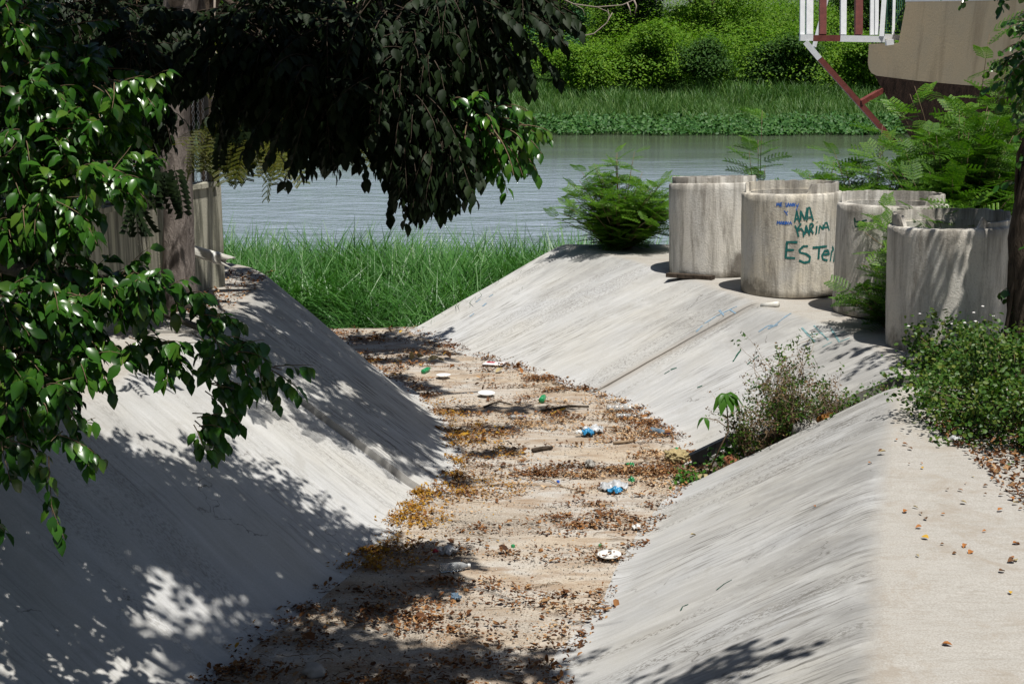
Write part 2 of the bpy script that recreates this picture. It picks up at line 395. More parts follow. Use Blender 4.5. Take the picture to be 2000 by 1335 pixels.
M = dict(
    slope=concrete_slope('concrete_slope', seed=1.3, dark=1.2), slope_b=concrete_slope('concrete_slope_pale', seed=4.1, dark=.6),
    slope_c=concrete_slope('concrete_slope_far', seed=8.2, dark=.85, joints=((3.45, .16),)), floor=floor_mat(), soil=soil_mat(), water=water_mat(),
    wall=wall_mat(), plaster=plaster_mat(), stone=bark_mat('dark_stone', (.02, .013, .009), (.085, .05, .034)),
    bark=bark_mat('bark', (.11, .09, .08), (.36, .31, .28)), bark_dark=bark_mat('bark_dark', (.035, .027, .02), (.12, .092, .07)),
    twig=plain('twig', (.17, .12, .075), .8, .2), drytwig=plain('dry_twig', (.29, .215, .145), .85, .1), graytwig=plain('grey_twig', (.30, .255, .215), .8, .2),
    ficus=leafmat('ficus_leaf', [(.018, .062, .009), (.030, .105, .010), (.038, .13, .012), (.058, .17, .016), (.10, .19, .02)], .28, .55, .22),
    leaf_shaded=leafmat('leaf_painted_shade', [(.007, .017, .005), (.010, .023, .006), (.015, .030, .006)], .6, .2, .05),  # near-black leaf copy: shade inside the crowns painted into the colour
    feather=leafmat('feather_leaf', [(.06, .08, .012), (.10, .115, .014), (.16, .14, .016)], .5, .3, .5),
    leucaena=leafmat('leucaena_leaf', [(.055, .15, .015), (.095, .22, .018), (.18, .30, .022)], .5, .3, .32),
    leucaena_deep=leafmat('leucaena_deep', [(.038, .11, .012), (.066, .17, .015), (.14, .25, .02)], .5, .3, .32),
    grass=leafmat('reed_grass', [(.040, .14, .024), (.07, .205, .038), (.12, .27, .06)], .4, .4, .25),
    fargrass=leafmat('far_reeds', [(.06, .15, .035), (.095, .205, .05), (.17, .26, .075)], .5, .3, .25),
    hyacinth=leafmat('hyacinth_leaf', [(.03, .10, .022), (.05, .145, .028), (.085, .19, .04)], .55, .3, .2),
    hill=leafmat('hill_leaf', [(.075, .175, .012), (.125, .26, .016), (.20, .33, .022)],   .6, .2, .35),
    hill_dark=leafmat('hill_leaf_dark', [(.022, .07, .010), (.04, .105, .012), (.07, .145, .016)], .65, .2, .2),
    hill_pale=leafmat('hill_leaf_pale', [(.032, .105, .04), (.045, .13, .05), (.065, .155, .055)], .65, .2, .2),
    bush=leafmat('bush_leaf', [(.03, .085, .012), (.055, .13, .016), (.085, .16, .02), (.17, .20, .035)], .45, .35, .28),
    bigleaf=leafmat('big_leaf', [(.05, .15, .015), (.08, .21, .02)], .4, .4, .35),
    drybrush=leafmat('dry_brush', [(.10, .06, .035), (.19, .12, .065), (.28, .20, .11)], .85, .1, .1, (1, .8, .5)),
    litter=leafmat('litter_leaf', [(.045, .020, .010), (.11, .045, .018), (.20, .085, .032), (.33, .155, .055), (.48, .31, .16)], .75, .2, .1, (1, .8, .4)),
    pod=leafmat('pale_pod', [(.45, .28, .14), (.55, .38, .22), (.62, .48, .32)], .8, .15, .1, (1, .85, .6)),
    petal=leafmat('yellow_petal', [(.20, .075, .012), (.38, .19, .016), (.52, .31, .028), (.30, .12, .02)], .6, .3, .2, (1, .85, .3)),
    white_paint=plain('white_paint', (.74, .75, .76), .45, .5, .08), red_paint=plain('brown_red_paint', (.155, .042, .033), .5, .4, .25),
    green_paint=plain('green_paint', (.018, .085, .055), .5, .4, .2), pvc=plain('white_pvc', (.68, .66, .60), .45, .5, .15, 8),
    foam=plain('white_foam', (.70, .70, .68), .6, .3, .03), iron=plain('dark_iron', (.06, .055, .05), .6, .5), wire=plain('galvanised_wire', (.26, .27, .28), .5, .6),
    g_bottle=plain('green_plastic', (.012, .23, .075), .25, .6, .2), blue=plain('blue_plastic', (.03, .22, .42), .4, .5, .25), dblue=plain('deep_blue_plastic', (.015, .09, .45), .35, .5),
    greybag=plain('grey_film', (.42, .43, .44), .35, .5, .3, 20), paper=plain('printed_paper', (.68, .66, .66), .5, .4, .08), red=plain('red_ink', (.45, .03, .05), .5, .4), black=plain('black_plastic', (.012, .012, .013), .4, .4),
    rock=plain('pale_stone', (.33, .315, .29), .9, .1, .3, 9), orange=plain('orange_rust', (.22, .095, .022), .8, .2, .4), brick=plain('terracotta', (.30, .12, .065), .85, .1, .3),
    paint_worn=plain('worn_teal_paint', (.17, .29, .30), .7, .2, .4, 30), paint_teal=plain('teal_spray', (.012, .125, .115), .6, .3, .25, 30), paint_blue=plain('blue_spray', (.035, .14, .50), .6, .3, .2, 30), paint_pale=plain('faded_blue_paint', (.21, .30, .38), .7, .2, .3, 30), flower=plain('white_petal', (.7, .68, .66), .6, .3),
    yleaf=plain('yellow_leaf', (.50, .30, .03), .6, .3), oleaf=plain('orange_leaf', (.33, .13, .035), .7, .2, .3, 40), bleaf=plain('brown_leaf', (.13, .065, .03), .8, .2, .3, 40), tanleaf=plain('tan_leaf', (.36, .29, .15), .8, .2, .3, 25), )
def clear_plastic(name, tint):
    t = NT(name); t.base(tint, .12, .5); t.b.inputs['Transmission Weight'].default_value = .75; t.b.inputs['IOR'].default_value = 1.25; return t.m
M['clear'] = clear_plastic('clear_plastic', (.85, .89, .92)); M['clear_blue'] = clear_plastic('blue_clear_plastic', (.4, .58, .78))

# ------------------------------------------------------------------ setting: ground, river, channel
def crm(P, n):
    """smooth curve through stations -> n samples and their station parameter"""
    P = np.asarray(P, float); k = len(P); Q = np.vstack([2*P[0]-P[1], P, 2*P[-1]-P[-2]]); out = []
    for s in np.linspace(0, k-1, n):
        i = min(int(s), k-2); t = s-i; p0, p1, p2, p3 = Q[i:i+4]
        out.append(.5*((2*p1)+(-p0+p2)*t+(2*p0-5*p1+4*p2-p3)*t*t+(-p0+3*p1-3*p2+p3)*t**3))
    return np.array(out)
FLOOR_Z = -1.0
def bank(name, base, crest, zc, outward, mat, n=90, wide=7.0, rc=.11, rb=.16, skirt=-1.9, lift=0.0):
    """concrete bank: level strip, rounded crest, slope, fillet into the floor"""
    B = crm(base, n); K = crm(crest, n)
    V = []; UV = []; LV = []; DW = []; rows = []
    u = 0; prev = None
    for i in range(n):
        b, c = B[i], K[i]; d = c-b; L = np.linalg.norm(d); d = d/L
        if prev is not None: u += .5*(np.linalg.norm(b-prev[0])+np.linalg.norm(c-prev[1]))
        prev = (b, c); H = zc-FLOOR_Z
        pts = []
        o = np.array(outward, float)
        far = c+o*wide
        pts.append((far[0], far[1], skirt, 1.0)); pts.append((far[0], far[1], zc, 1.0))
        for t in np.linspace(.85, 0, 8)[:-1]:
            q = c+o*(rc+(wide-rc)*t*t) if t > 0 else c+o*rc
            pts.append((q[0], q[1], zc, 1.0))
        p0 = np.array([*(c+o*rc), zc]); p1 = np.array([*c, zc]); s3 = np.array([*(c-d*L*.07), zc-H*.07])
        for t in np.linspace(0, 1, 9):
            q = (1-t)**2*p0+2*t*(1-t)*p1+t*t*s3; pts.append((*q, max(0, 1-t*1.25)))
        s4 = np.array([*(b+d*L*.09), FLOOR_Z+H*.09])
        for t in np.linspace(0, 1, 8)[1:-1]:
            q = s3*(1-t)+s4*t; pts.append((*q, 0))
        e = np.array([*(b-d*rb), FLOOR_Z-.006]); bb = np.array([*b, FLOOR_Z])
        for t in np.linspace(0, 1, 7):
            q = (1-t)**2*s4+2*t*(1-t)*bb+t*t*e; pts.append((*q, 0))
        pts.append((e[0], e[1], skirt, 0))
        v = 0; m = len(pts)
        for j, p in enumerate(pts):
            if j: v += math.dist(p[:3], pts[j-1][:3])
            z = p[2]
            if 1 < j < m-1:
                z += lift+.012*mnoise.noise(Vector((p[0]*1.3, p[1]*1.3, 1)))+.004*mnoise.noise(Vector((p[0]*6, p[1]*6, 3)))
            V.append((p[0], p[1], z)); UV.append((u, v)); LV.append(p[3]); DW.append(min(1, max(0, (zc-p[2])/H)))
        rows.append(m)
    m = rows[0]; F = []
    flip = outward[0] < 0
    for i in range(n-1):
        for j in range(m-1):
            q = (i*m+j, i*m+j+1, (i+1)*m+j+1, (i+1)*m+j); F.append(q if not flip else q[::-1])
    F.append(tuple(range(m))); F.append(tuple(range((n-1)*m, n*m))[::-1])
    me = bpy.data.meshes.new(name); me.from_pydata(V, [], F); me.update()
    uvl = me.uv_layers.new(name='UVMap'); li = np.empty(len(me.loops), np.int32); me.loops.foreach_get('vertex_index', li)
    uvl.data.foreach_set('uv', np.array(UV, np.float32)[li].ravel())
    a = me.attributes.new('level', 'FLOAT', 'POINT'); a.data.foreach_set('value', np.array(LV, np.float32)); a = me.attributes.new('down', 'FLOAT', 'POINT'); a.data.foreach_set('value', np.array(DW, np.float32))
    o = link(name, me, mat, None, True); smoothed(o, 50); o['kind'] = 'structure'
    return o, B, K
ZL = .35
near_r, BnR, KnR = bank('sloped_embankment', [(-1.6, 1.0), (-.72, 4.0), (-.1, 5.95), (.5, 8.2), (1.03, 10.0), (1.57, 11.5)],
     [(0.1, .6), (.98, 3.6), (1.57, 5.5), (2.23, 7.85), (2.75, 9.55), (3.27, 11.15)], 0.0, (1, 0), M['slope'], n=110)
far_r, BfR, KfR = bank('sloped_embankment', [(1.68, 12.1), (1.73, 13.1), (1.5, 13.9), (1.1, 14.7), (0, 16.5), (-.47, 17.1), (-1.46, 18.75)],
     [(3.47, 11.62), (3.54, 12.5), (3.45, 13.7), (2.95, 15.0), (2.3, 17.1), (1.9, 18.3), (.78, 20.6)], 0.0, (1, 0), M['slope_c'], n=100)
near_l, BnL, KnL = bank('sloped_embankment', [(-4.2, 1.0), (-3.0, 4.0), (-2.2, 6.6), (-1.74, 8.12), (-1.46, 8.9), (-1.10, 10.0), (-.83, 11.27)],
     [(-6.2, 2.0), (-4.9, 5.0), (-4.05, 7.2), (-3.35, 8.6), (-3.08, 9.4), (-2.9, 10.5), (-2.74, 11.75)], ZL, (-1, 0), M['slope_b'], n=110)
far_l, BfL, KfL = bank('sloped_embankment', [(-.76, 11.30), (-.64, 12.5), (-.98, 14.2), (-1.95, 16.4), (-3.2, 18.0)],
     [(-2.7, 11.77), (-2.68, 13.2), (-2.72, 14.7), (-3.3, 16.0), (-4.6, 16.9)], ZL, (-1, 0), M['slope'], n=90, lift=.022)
from mathutils.bvhtree import BVHTree
def bvh_of(o): return BVHTree.FromPolygons([v.co.copy() for v in o.data.vertices], [tuple(p.vertices) for p in o.data.polygons])
BV = [bvh_of(o) for o in (near_r, far_r, near_l, far_l)]
def hit(px, py):
    o = Vector((0, 0, CAM_Z)); d = (atd(px, py, 1)-o).normalized(); best = None
    for b in BV:
        h = b.ray_cast(o, d)
        if h[0] is not None and (best is None or h[3] < best[3]): best = h
    return best
def on_surface(px, py, lift=.006):
    h = hit(px, py)
    if h is None: return at(px, py, 0)
    nn = h[1] if h[1].z > 0 else -h[1]; return h[0]+nn*lift
def slope_paint(strokes, m, wd, parent, name='paint_mark'):
    for st in strokes:
        pts = []
        for a, b in zip(st[:-1], st[1:]):
            k = max(2, int(math.dist(a, b)/4)); pts += [(a[0]+(b[0]-a[0])*q/k, a[1]+(b[1]-a[1])*q/k) for q in range(k)]
        Pp = []
        for q in pts+[st[-1]]:
            h = hit(*q)
            if h: Pp.append((h[0], h[1] if h[1].z > 0 else -h[1]))
        V = []; F = []
        for i, (p, nn) in enumerate(Pp):
            d = Pp[min(i+1, len(Pp)-1)][0]-Pp[max(0, i-1)][0]; sd = d.cross(nn).normalized() if d.length > 1e-6 else Vector((1, 0, 0))
            ww = wd*random.uniform(.5, 1.2)
            for sg in (-1, 1): V.append(p+nn*.004+sd*ww/2*sg)
        for i in range(len(Pp)-1): F.append((2*i, 2*i+1, 2*i+3, 2*i+2))
        if F:
            me = bpy.data.meshes.new(name); me.from_pydata(V, [], F); me.update(); link(name, me, m, parent)
slope_paint([[(1566, 640), (1592, 668)], [(1590, 636), (1618, 664)], [(1576, 655), (1604, 650)], [(1622, 640), (1640, 668), (1660, 660)], [(1630, 652), (1650, 648)], [(1606, 678), (1625, 668)]], M['paint_worn'], .020, far_r)
slope_paint([[(1482, 648), (1500, 636), (1512, 636), (1535, 618), (1545, 612)], [(1500, 642), (1520, 634)], [(1376, 632), (1398, 618), (1410, 612), (1440, 598)], [(1360, 648), (1372, 636)], [(1425, 604), (1437, 612)], [(1405, 606), (1414, 616)]], M['paint_pale'], .028, far_r)
slope_paint([[(918, 618), (926, 612)], [(930, 590), (938, 584)], [(943, 598), (950, 592)], [(955, 580), (963, 575)]], M['paint_pale'], .035, far_r)
slope_paint([[(1432, 706), (1442, 690), (1447, 684)], [(1460, 712), (1468, 704)], [(1472, 702), (1482, 694)], [(1310, 722), (1322, 718)], [(1298, 730), (1308, 724)], [(1362, 757), (1372, 753)]], M['green_paint'], .022, far_r)
slope_paint([[(1400, 1152), (1415, 1140), (1430, 1132)], [(1330, 1192), (1334, 1184), (1345, 1180)]], M['green_paint'], .012, near_r)
# floor slab
nx, ny = 60, 120
xs = np.linspace(-4.6, 2.4, nx); ys = np.linspace(.5, 18.9, ny)
V = [(x, y+(.05*math.sin(x*3)+.04*math.sin(x*7.3) if j == ny-1 else 0), FLOOR_Z+.012*mnoise.noise(Vector((x*.8, y*.8, 0)))) for j, y in enumerate(ys) for x in xs]
F = [(j*nx+i, j*nx+i+1, (j+1)*nx+i+1, (j+1)*nx+i) for j in range(ny-1) for i in range(nx-1)]
k = len(V); V += [(V[(ny-1)*nx+i][0], V[(ny-1)*nx+i][1], -1.7) for i in range(nx)]
F += [((ny-1)*nx+i, (ny-1)*nx+i+1, k+i+1, k+i) for i in range(nx-1)]
me = bpy.data.meshes.new('channel_floor'); me.from_pydata(V, [], F); me.update()
tag(link('channel_floor', me, M['floor'], None, True), kind='structure')
# ground sheet to the horizon: river bed, both banks, hillside beyond
WATER_Z = -1.22
def ground_h(x, y):
    n = mnoise.noise(Vector((x*.25, y*.25, 0)))
    if -6.0 < x < 5.2 and y < 21 and not (x > 1.5 and y > 20.3) or (-6 < x < 1.2 and y < 30): return -2.1
    if y < 24:
        t = min(1, max(0, (y-19.2)/2.5)); bankz = -.12 if x > 0 else ZL-.14
        inch = (-4.9 < x < 1.4+max(0, min(1, (y-4)/8))*1.5) and y < 20
        if x > 1.5: t = min(1, max(0, (y-21.0)/2.0))
        z = -1.95 if inch else bankz
        return z*(1-t)+(-2.1)*t if not inch else z
    if y < 74: return -2.3+.2*n
    if y < 92: return -2.3+(y-74)/18*1.9+.2*n
    return -.4+min(8, max(0, y-92)*.14)+1.0*n+(2.0*mnoise.noise(Vector((x*.05, y*.05, 3))) if y > 100 else 0)
gx = np.concatenate([np.linspace(-700, -40, 22), np.linspace(-36, -9, 14), np.linspace(-8.5, 10, 62), np.linspace(11, 40, 14), np.linspace(46, 700, 22)])
gy = np.concatenate([np.linspace(-60, -3, 8), np.linspace(0, 26, 80), np.linspace(28, 120, 60), np.linspace(130, 900, 40)])
V = [(x, y, min(ground_h(x, y), 60)) for y in gy for x in gx]; k = len(gx)
F = [(j*k+i, j*k+i+1, (j+1)*k+i+1, (j+1)*k+i) for j in range(len(gy)-1) for i in range(k-1)]
me = bpy.data.meshes.new('ground'); me.from_pydata(V, [], F); me.update()
tag(link('ground', me, M['soil'], None, True), kind='structure')
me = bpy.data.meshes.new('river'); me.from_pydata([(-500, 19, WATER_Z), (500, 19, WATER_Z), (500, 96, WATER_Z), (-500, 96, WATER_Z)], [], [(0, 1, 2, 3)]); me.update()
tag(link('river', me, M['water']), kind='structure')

# ------------------------------------------------------------------ far bank vegetation
def rnd(n, a, b): return rng.uniform(a, b, n)
def randdir(n):
    v = rng.normal(size=(n, 3)); return norm(v)
def clump_cloud(centre, radii, nclump, per, spread, leaf, flat=.0, upper=-.2, seedjit=.35):
    """points with outward normals: clumps over an ellipsoid's surface and inside it"""
    d = randdir(nclump*3); d = d[d[:, 2] > upper][:nclump]
    rr = 1-seedjit*rng.random((len(d), 1))**1.5
    cc = np.asarray(centre)+d*np.asarray(radii)*rr
    P = np.repeat(cc, per, 0)+rng.normal(size=(len(cc)*per, 3))*spread*np.array([1, 1, .7])
    N = norm(np.repeat(d, per, 0)*.6+rng.normal(size=P.shape)*.45+np.array([0, -.2, .85]))
    X = np.cross(N, randdir(len(P)))
    S = leaf*rng.uniform(.6, 1.3, len(P))
    return P, X, N, S
def cat(L): return [np.concatenate(a) for a in zip(*L)]
def foliage(name, tmpl, clouds, m, parent=None): return scatter(name, tmpl, *cat(clouds), m, parent)
# hyacinth raft
n = 40000
P = np.stack([rnd(n, -36, 44), 78.2+rng.beta(1.1, 1.6, n)*7.5, np.zeros(n)], 1)
edge = .7*np.sin(P[:, 0]*.35)+.5*np.sin(P[:, 0]*1.13+1); P[:, 1] += edge*.6
P[:, 2] = WATER_Z+.05+np.minimum(.9, (P[:, 1]-77.6)*.14)*rng.random(n)+.1
N = norm(rng.normal(size=(n, 3))*.6+np.array([0, -.45, .8])); X = np.cross(N, randdir(n))
tag(scatter('water_hyacinth', LEAF_ROUND, P, X, N, rnd(n, .12, .28), M['hyacinth']), 'floating water hyacinth leaves edging the far shore of the river', 'water plants', kind='stuff')
# reeds behind the raft
n = 90000
y = 81+rng.random(n)**.8*18; P = np.stack([rnd(n, -40, 48), y, np.zeros(n)], 1)
P[:, 2] = np.maximum(WATER_Z, np.array([ground_h(a, b) for a, b in P[:, :2]]))-.1
hh = (.55+np.clip((y-81)/9, 0, 1)*.6)*rnd(n, .6, 1.15)*(1+.25*np.sin(P[:, 0]*.5)*np.sin(P[:, 0]*.17+y*.3))
X = norm(rng.normal(size=(n, 3))*.33+np.array([0, 0, 1])); N = norm(np.cross(X, randdir(n)))
tag(scatter('reeds', blade_tmpl(.026, .8, 3), P, X, N, hh, M['fargrass']), 'tall green reeds covering the far bank above the floating plants', 'reeds', kind='stuff')
# overgrown hillside: one continuous mass of creeper and shrubs
cl = []
for i in range(430):
    x = rng.uniform(-32, 50); yy = 99+rng.random()**1.3*42; r = rng.uniform(1.6, 4.2)
    g = ground_h(x, yy)
    cl.append(clump_cloud((x, yy, g+r*.35+.3), (r*1.3, r, r*rng.uniform(.75, 1.25)), 38, 22, .42, .25, upper=-.1))
tag(foliage('hillside_undergrowth', LEAF_FLAT, cl, M['hill']), 'mass of bright green creeper and shrubs covering the far hillside', 'undergrowth', kind='stuff')
def far_tree(name, label, cat_, x, y, h, r, m, lumps=14, trunk=True, leaf=.23, per=30, ncl=44, zlow=.25, group=None):
    g = ground_h(x, y); t = thing(name, label, cat_, (x, y, g), 0, group)
    if trunk:
        tb = MB(); tb.tube([(0, 0, -.3), (.15, 0, h*.3), (-.1, .1, h*.65)], [.32, .24, .12], 8, .2)
        for k in range(5):
            a = k*1.26; tb.tube([(.1, 0, h*.3), (math.cos(a)*r*.35, math.sin(a)*r*.35, h*.5), (math.cos(a)*r*.7, math.sin(a)*r*.7, h*.68)], [.12, .08, .03], 6)
        tb.build('trunk', M['bark_dark'], t, True)
    cl = []
    for k in range(lumps):
        a = rng.uniform(0, 6.28); q = math.sqrt(rng.random())*r*.75; zz = h*rng.uniform(zlow, .92)
        rr = r*rng.uniform(.28, .48)
        cl.append(clump_cloud((math.cos(a)*q, math.sin(a)*q, zz), (rr, rr, rr*.8), ncl, per, .32, leaf, upper=-.5))
    foliage('crown' if trunk else 'foliage', LEAF_FLAT, cl, m, t); return t
far_tree('vine_covered_tree', 'bluish green creeper draped tree on the far bank beside the hanging dark foliage', 'tree', 3.4, 104, 9.5, 4.0, M['hill_pale'], 20)
far_tree('shade_tree', 'dark dense tree at the top of the far bank under the bare twig', 'tree', 9.3, 109, 10, 3.6, M['hill_dark'], 20)
far_tree('shade_tree', 'tall dark tree on the far bank behind the red and white balcony', 'tree', 29.0, 108, 10.5, 4.0, M['hill_dark'], 20)
far_tree('shade_tree', 'dark far tree left of the creeper draped one, glimpsed through the hanging leaves', 'tree', -6, 107, 9.5, 5, M['hill_dark'], 22)
far_tree('shade_tree', 'dark far tree seen in gaps beside the grey trunk', 'tree', -19, 106, 9.5, 5, M['hill_dark'], 20)
far_tree('leafy_tree', 'yellow green leafy tree rising on the far hillside above the dark hollow', 'tree', 17.0, 116, 10.5, 5.0, M['hill'], 24)
far_tree('leafy_tree', 'bright green leafy tree on the far bank behind the building corner', 'tree', 37, 112, 10, 5, M['hill'], 20)
far_tree('rounded_bush', 'dark rounded bush in the hollow of the far bank, right of the bright shrubs', 'bush', 20.3, 101, 4.2, 2.6, M['hill_dark'], 12, False)
far_tree('rounded_bush', 'dark green bush low on the far bank above the reeds, below the balcony', 'bush', 13.6, 99.5, 3.4, 2.3, M['hill_dark'], 12, False)
far_tree('rounded_bush', 'yellowish bush at the left end of the bright far shrubs', 'bush', 5.6, 99.0, 3.6, 2.4, M['hill'], 12, False)
far_tree('rounded_bush', 'sunlit yellow green bush in the middle of the far bank', 'bush', 10.2, 101.0, 4.5, 3.0, M['hill'], 13, False)
far_tree('rounded_bush', 'sunlit bush right of the balcony brace on the far bank', 'bush', 26.5, 100.0, 4.0, 2.8, M['hill'], 13, False)

# ------------------------------------------------------------------ near reed grass at the channel mouth
n = 60000
P = np.stack([rnd(n, -9, 2.4), 18.95+rng.random(n)**.9*4.6, np.zeros(n)], 1)
def inside_far_right(p):   # keep grass off the concrete
    e = BfR[-1]; k2 = KfR[-1]; d = k2-e; nn = np.array([d[1], -d[0]]); return ((p[:, :2]-e) @ nn) > -.10
keep = ~(inside_far_right(P)) | (P[:, 1] > 21.2)
keep &= ~((P[:, 0] < -3.0) & (P[:, 1] < 18.9+(-3-P[:, 0])*.2-.3))
keep &= ~((np.abs(P[:, 0]+3.25) < .75) & (P[:, 1] < 20.2))
keep &= (P[:, 1] > 19.05+.25*np.sin(P[:, 0]*2.1))
P = P[keep]; n = len(P); P[:, 2] = WATER_Z-.15
tuft = np.sin(P[:, 0]*2.3+P[:, 1]*1.7)*.5+np.sin(P[:, 0]*.9-P[:, 1]*2.6+1)*.5
hh = .86*(1.02+.26*np.clip((P[:, 1]-19)/2.5, 0, 1)+.16*tuft)*rnd(n, .62, 1.2)
hh *= np.where(P[:, 1] < 19.6, .75, 1.0)
lean = np.stack([np.sin(P[:, 1]*3+P[:, 0])*.25, np.cos(P[:, 0]*2.2)*.25-.12, np.ones(n)], 1)
X = norm(rng.normal(size=(n, 3))*np.array([.38, .38, .1])+lean); N = norm(np.cross(X, randdir(n)))
tag(scatter('reed_grass', blade_tmpl(.014, 1.5, 6), P, X, N, hh, M['grass']), 'lush long green grass growing in the water at the channel mouth', 'grass', kind='stuff')

# ------------------------------------------------------------------ concrete rings
def ring(name, label, base, mat, h=1.22, r=.6, lip=.11, breaks=None, seed=0, tilt=(0, 0), rot=0, lip_r=(.555, .512)):
    t = thing(name, label, 'concrete ring', base, rot, 'concrete well rings on the right bank')
    t.rotation_euler = (tilt[0], tilt[1], rot)
    n = 120; V = []; F = []
    prof = [(r-.012, .0), (r, .015)]+[(r, h*k/14) for k in range(1, 14)]+[(r, h-.018), (r-.016, h), (lip_r[0]+.002, h+.002), (lip_r[1]-.02, h+.002)]+[(lip_r[1]-.02, h*(1-k/6)) for k in range(1, 7)]
    for i, (rr, z) in enumerate(prof):
        for k in range(n):
            a = 2*math.pi*k/n; e = 1+.006*mnoise.noise(Vector((math.cos(a)*2+seed, math.sin(a)*2, z*3)))+.004*mnoise.noise(Vector((math.cos(a)*9+seed, math.sin(a)*9, z*14)))
            edge = i in (13, 14, 15, 16); zz = z
            if i in (15, 16): 
                c = max(0, mnoise.noise(Vector((math.cos(a)*5+seed*3, math.sin(a)*5, 2)))-.25)
                e -= .03*c; zz -= .04*c
            V.append((rr*e*math.cos(a), rr*e*math.sin(a), zz))
    m = len(prof)
    for i in range(m-1):
        for k in range(n): F.append((i*n+k, i*n+(k+1) % n, (i+1)*n+(k+1) % n, (i+1)*n+k))
    F.append(tuple(range(n))[::-1]); F.append(tuple((m-1)*n+k for k in range(n)))
    me = bpy.data.meshes.new('body'); me.from_pydata(V, [], F); me.update(); smoothed(link('body', me, mat, t), 45)
    # spigot collar standing on the shoulder, broken away in places
    V = []; F = []; nn = 160
    ca9 = lambda a: a*14
    def L(a):
        q = lip*(1+.10*mnoise.noise(Vector((math.cos(a)*6+seed, math.sin(a)*6, 0))))
        for a0, a1, k in (breaks or []):
            x = (math.degrees(a)-a0) % 360
            if x < (a1-a0) % 360: xx = min(x, ((a1-a0) % 360)-x)/5; q *= 1+(k-1)*min(1, xx+.25*mnoise.noise(Vector((ca9(a), 3, seed))))
        return max(q, .001)
    for k in range(nn):
        a = 2*math.pi*k/nn; q = L(a); ca, sa = math.cos(a), math.sin(a)
        j = .006*mnoise.noise(Vector((ca*11+seed, sa*11, 4)))
        for rr, z in ((lip_r[0], h-.01), (lip_r[0]-.002+j, h+q*.95), (lip_r[0]-.006+j, h+q), (lip_r[1]+.004, h+q*1.01), (lip_r[1], h+q*.95), (lip_r[1], h-.01)):
            V.append((rr*ca, rr*sa, z))
    for k in range(nn):
        for i in range(5): F.append((k*6+i, ((k+1) % nn)*6+i, ((k+1) % nn)*6+i+1, k*6+i+1))
    me = bpy.data.meshes.new('collar'); me.from_pydata(V, [], F); me.update(); smoothed(link('collar', me, mat, t), 45)
    return t
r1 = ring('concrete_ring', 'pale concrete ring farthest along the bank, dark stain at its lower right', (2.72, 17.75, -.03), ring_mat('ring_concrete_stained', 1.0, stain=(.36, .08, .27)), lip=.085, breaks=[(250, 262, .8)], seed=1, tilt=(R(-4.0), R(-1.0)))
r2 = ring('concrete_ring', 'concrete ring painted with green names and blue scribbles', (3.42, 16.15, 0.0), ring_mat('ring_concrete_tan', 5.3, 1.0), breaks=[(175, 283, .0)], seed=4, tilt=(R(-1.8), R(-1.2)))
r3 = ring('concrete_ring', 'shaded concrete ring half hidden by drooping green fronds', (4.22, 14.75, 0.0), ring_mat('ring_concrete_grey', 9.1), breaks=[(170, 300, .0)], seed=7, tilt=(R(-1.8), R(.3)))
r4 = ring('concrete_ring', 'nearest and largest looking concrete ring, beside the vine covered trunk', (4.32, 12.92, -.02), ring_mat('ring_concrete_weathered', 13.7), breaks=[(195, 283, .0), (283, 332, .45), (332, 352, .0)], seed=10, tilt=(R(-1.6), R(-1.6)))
# dark slab scraps wedged under the far ring
tag(MB().bar((2.05, 17.35, .02), (2.6, 17.02, .03), .12, .05).build('wooden_slat', M['bark_dark']), 'dark flat slat lying under the edge of the farthest concrete ring', 'slat')

# spray painted writing, strokes in (px, py) read off the front of a ring
def on_ring(root, strokes, m, name, px0, pyb, ppm, r=.6, wd=.022, off=.0035, conv=None):
    V = []; F = []
    for st in strokes:
        wid = wd
        if isinstance(st[0], (int, float)): wid = st[0]; st = st[1]
        pts = []
        for a, b in zip(st[:-1], st[1:]):
            kk = max(2, int(math.dist(a, b)/9)); 
            for q in range(kk): pts.append((a[0]+(b[0]-a[0])*q/kk, a[1]+(b[1]-a[1])*q/kk))
        pts.append(st[-1]); L = []
        for a in pts:
            X, Y = conv(a); hx = (X-px0)/ppm; z = (pyb-Y)/ppm; L.append(Vector((math.asin(max(-.97, min(.97, hx/r)))*r, z)))
        n0 = len(V)
        for i, p in enumerate(L):
            d = (L[min(i+1, len(L)-1)]-L[max(i-1, 0)]); d = d.normalized() if d.length > 1e-6 else Vector((1, 0)); nrm = Vector((-d.y, d.x))
            ww = wid*(.8+.4*random.random())
            for s in (-1, 1):
                q = p+nrm*ww/2*s+d*random.uniform(-.002, .002); th = -math.pi/2+q.x/r
                V.append(((r+off)*math.cos(th), (r+off)*math.sin(th), q.y))
        for i in range(len(L)-1): F.append((n0+2*i, n0+2*i+2, n0+2*i+3, n0+2*i+1))
    me = bpy.data.meshes.new(name); me.from_pydata(V, [], F); me.update(); return link(name, me, m, root)
cv = lambda a: (1470+a[0]/6.667, 370+a[1]/6.667)
ANA = [[(415, 440), (440, 290), (455, 360), (480, 445)], [(425, 395), (475, 395)], [(492, 410), (488, 295), (545, 410), (570, 255)], [(570, 425), (585, 255), (605, 255), (655, 425)], [(585, 380), (640, 378)]]
KAR = [[(420, 480), (445, 530), (468, 625)], [(495, 455), (440, 545), (500, 520), (528, 560), (530, 630)], [(548, 600), (560, 480), (590, 560), (612, 612)], [(555, 560), (600, 556)],
       [(610, 580), (612, 470), (640, 455), (660, 490), (620, 525), (660, 590)], [(705, 490), (700, 580), (690, 598)], [(735, 590), (745, 490), (790, 540), (795, 480)], [(795, 545), (820, 460), (850, 460), (885, 565)], [(805, 520), (868, 520)], [(703, 442), (712, 446)]]
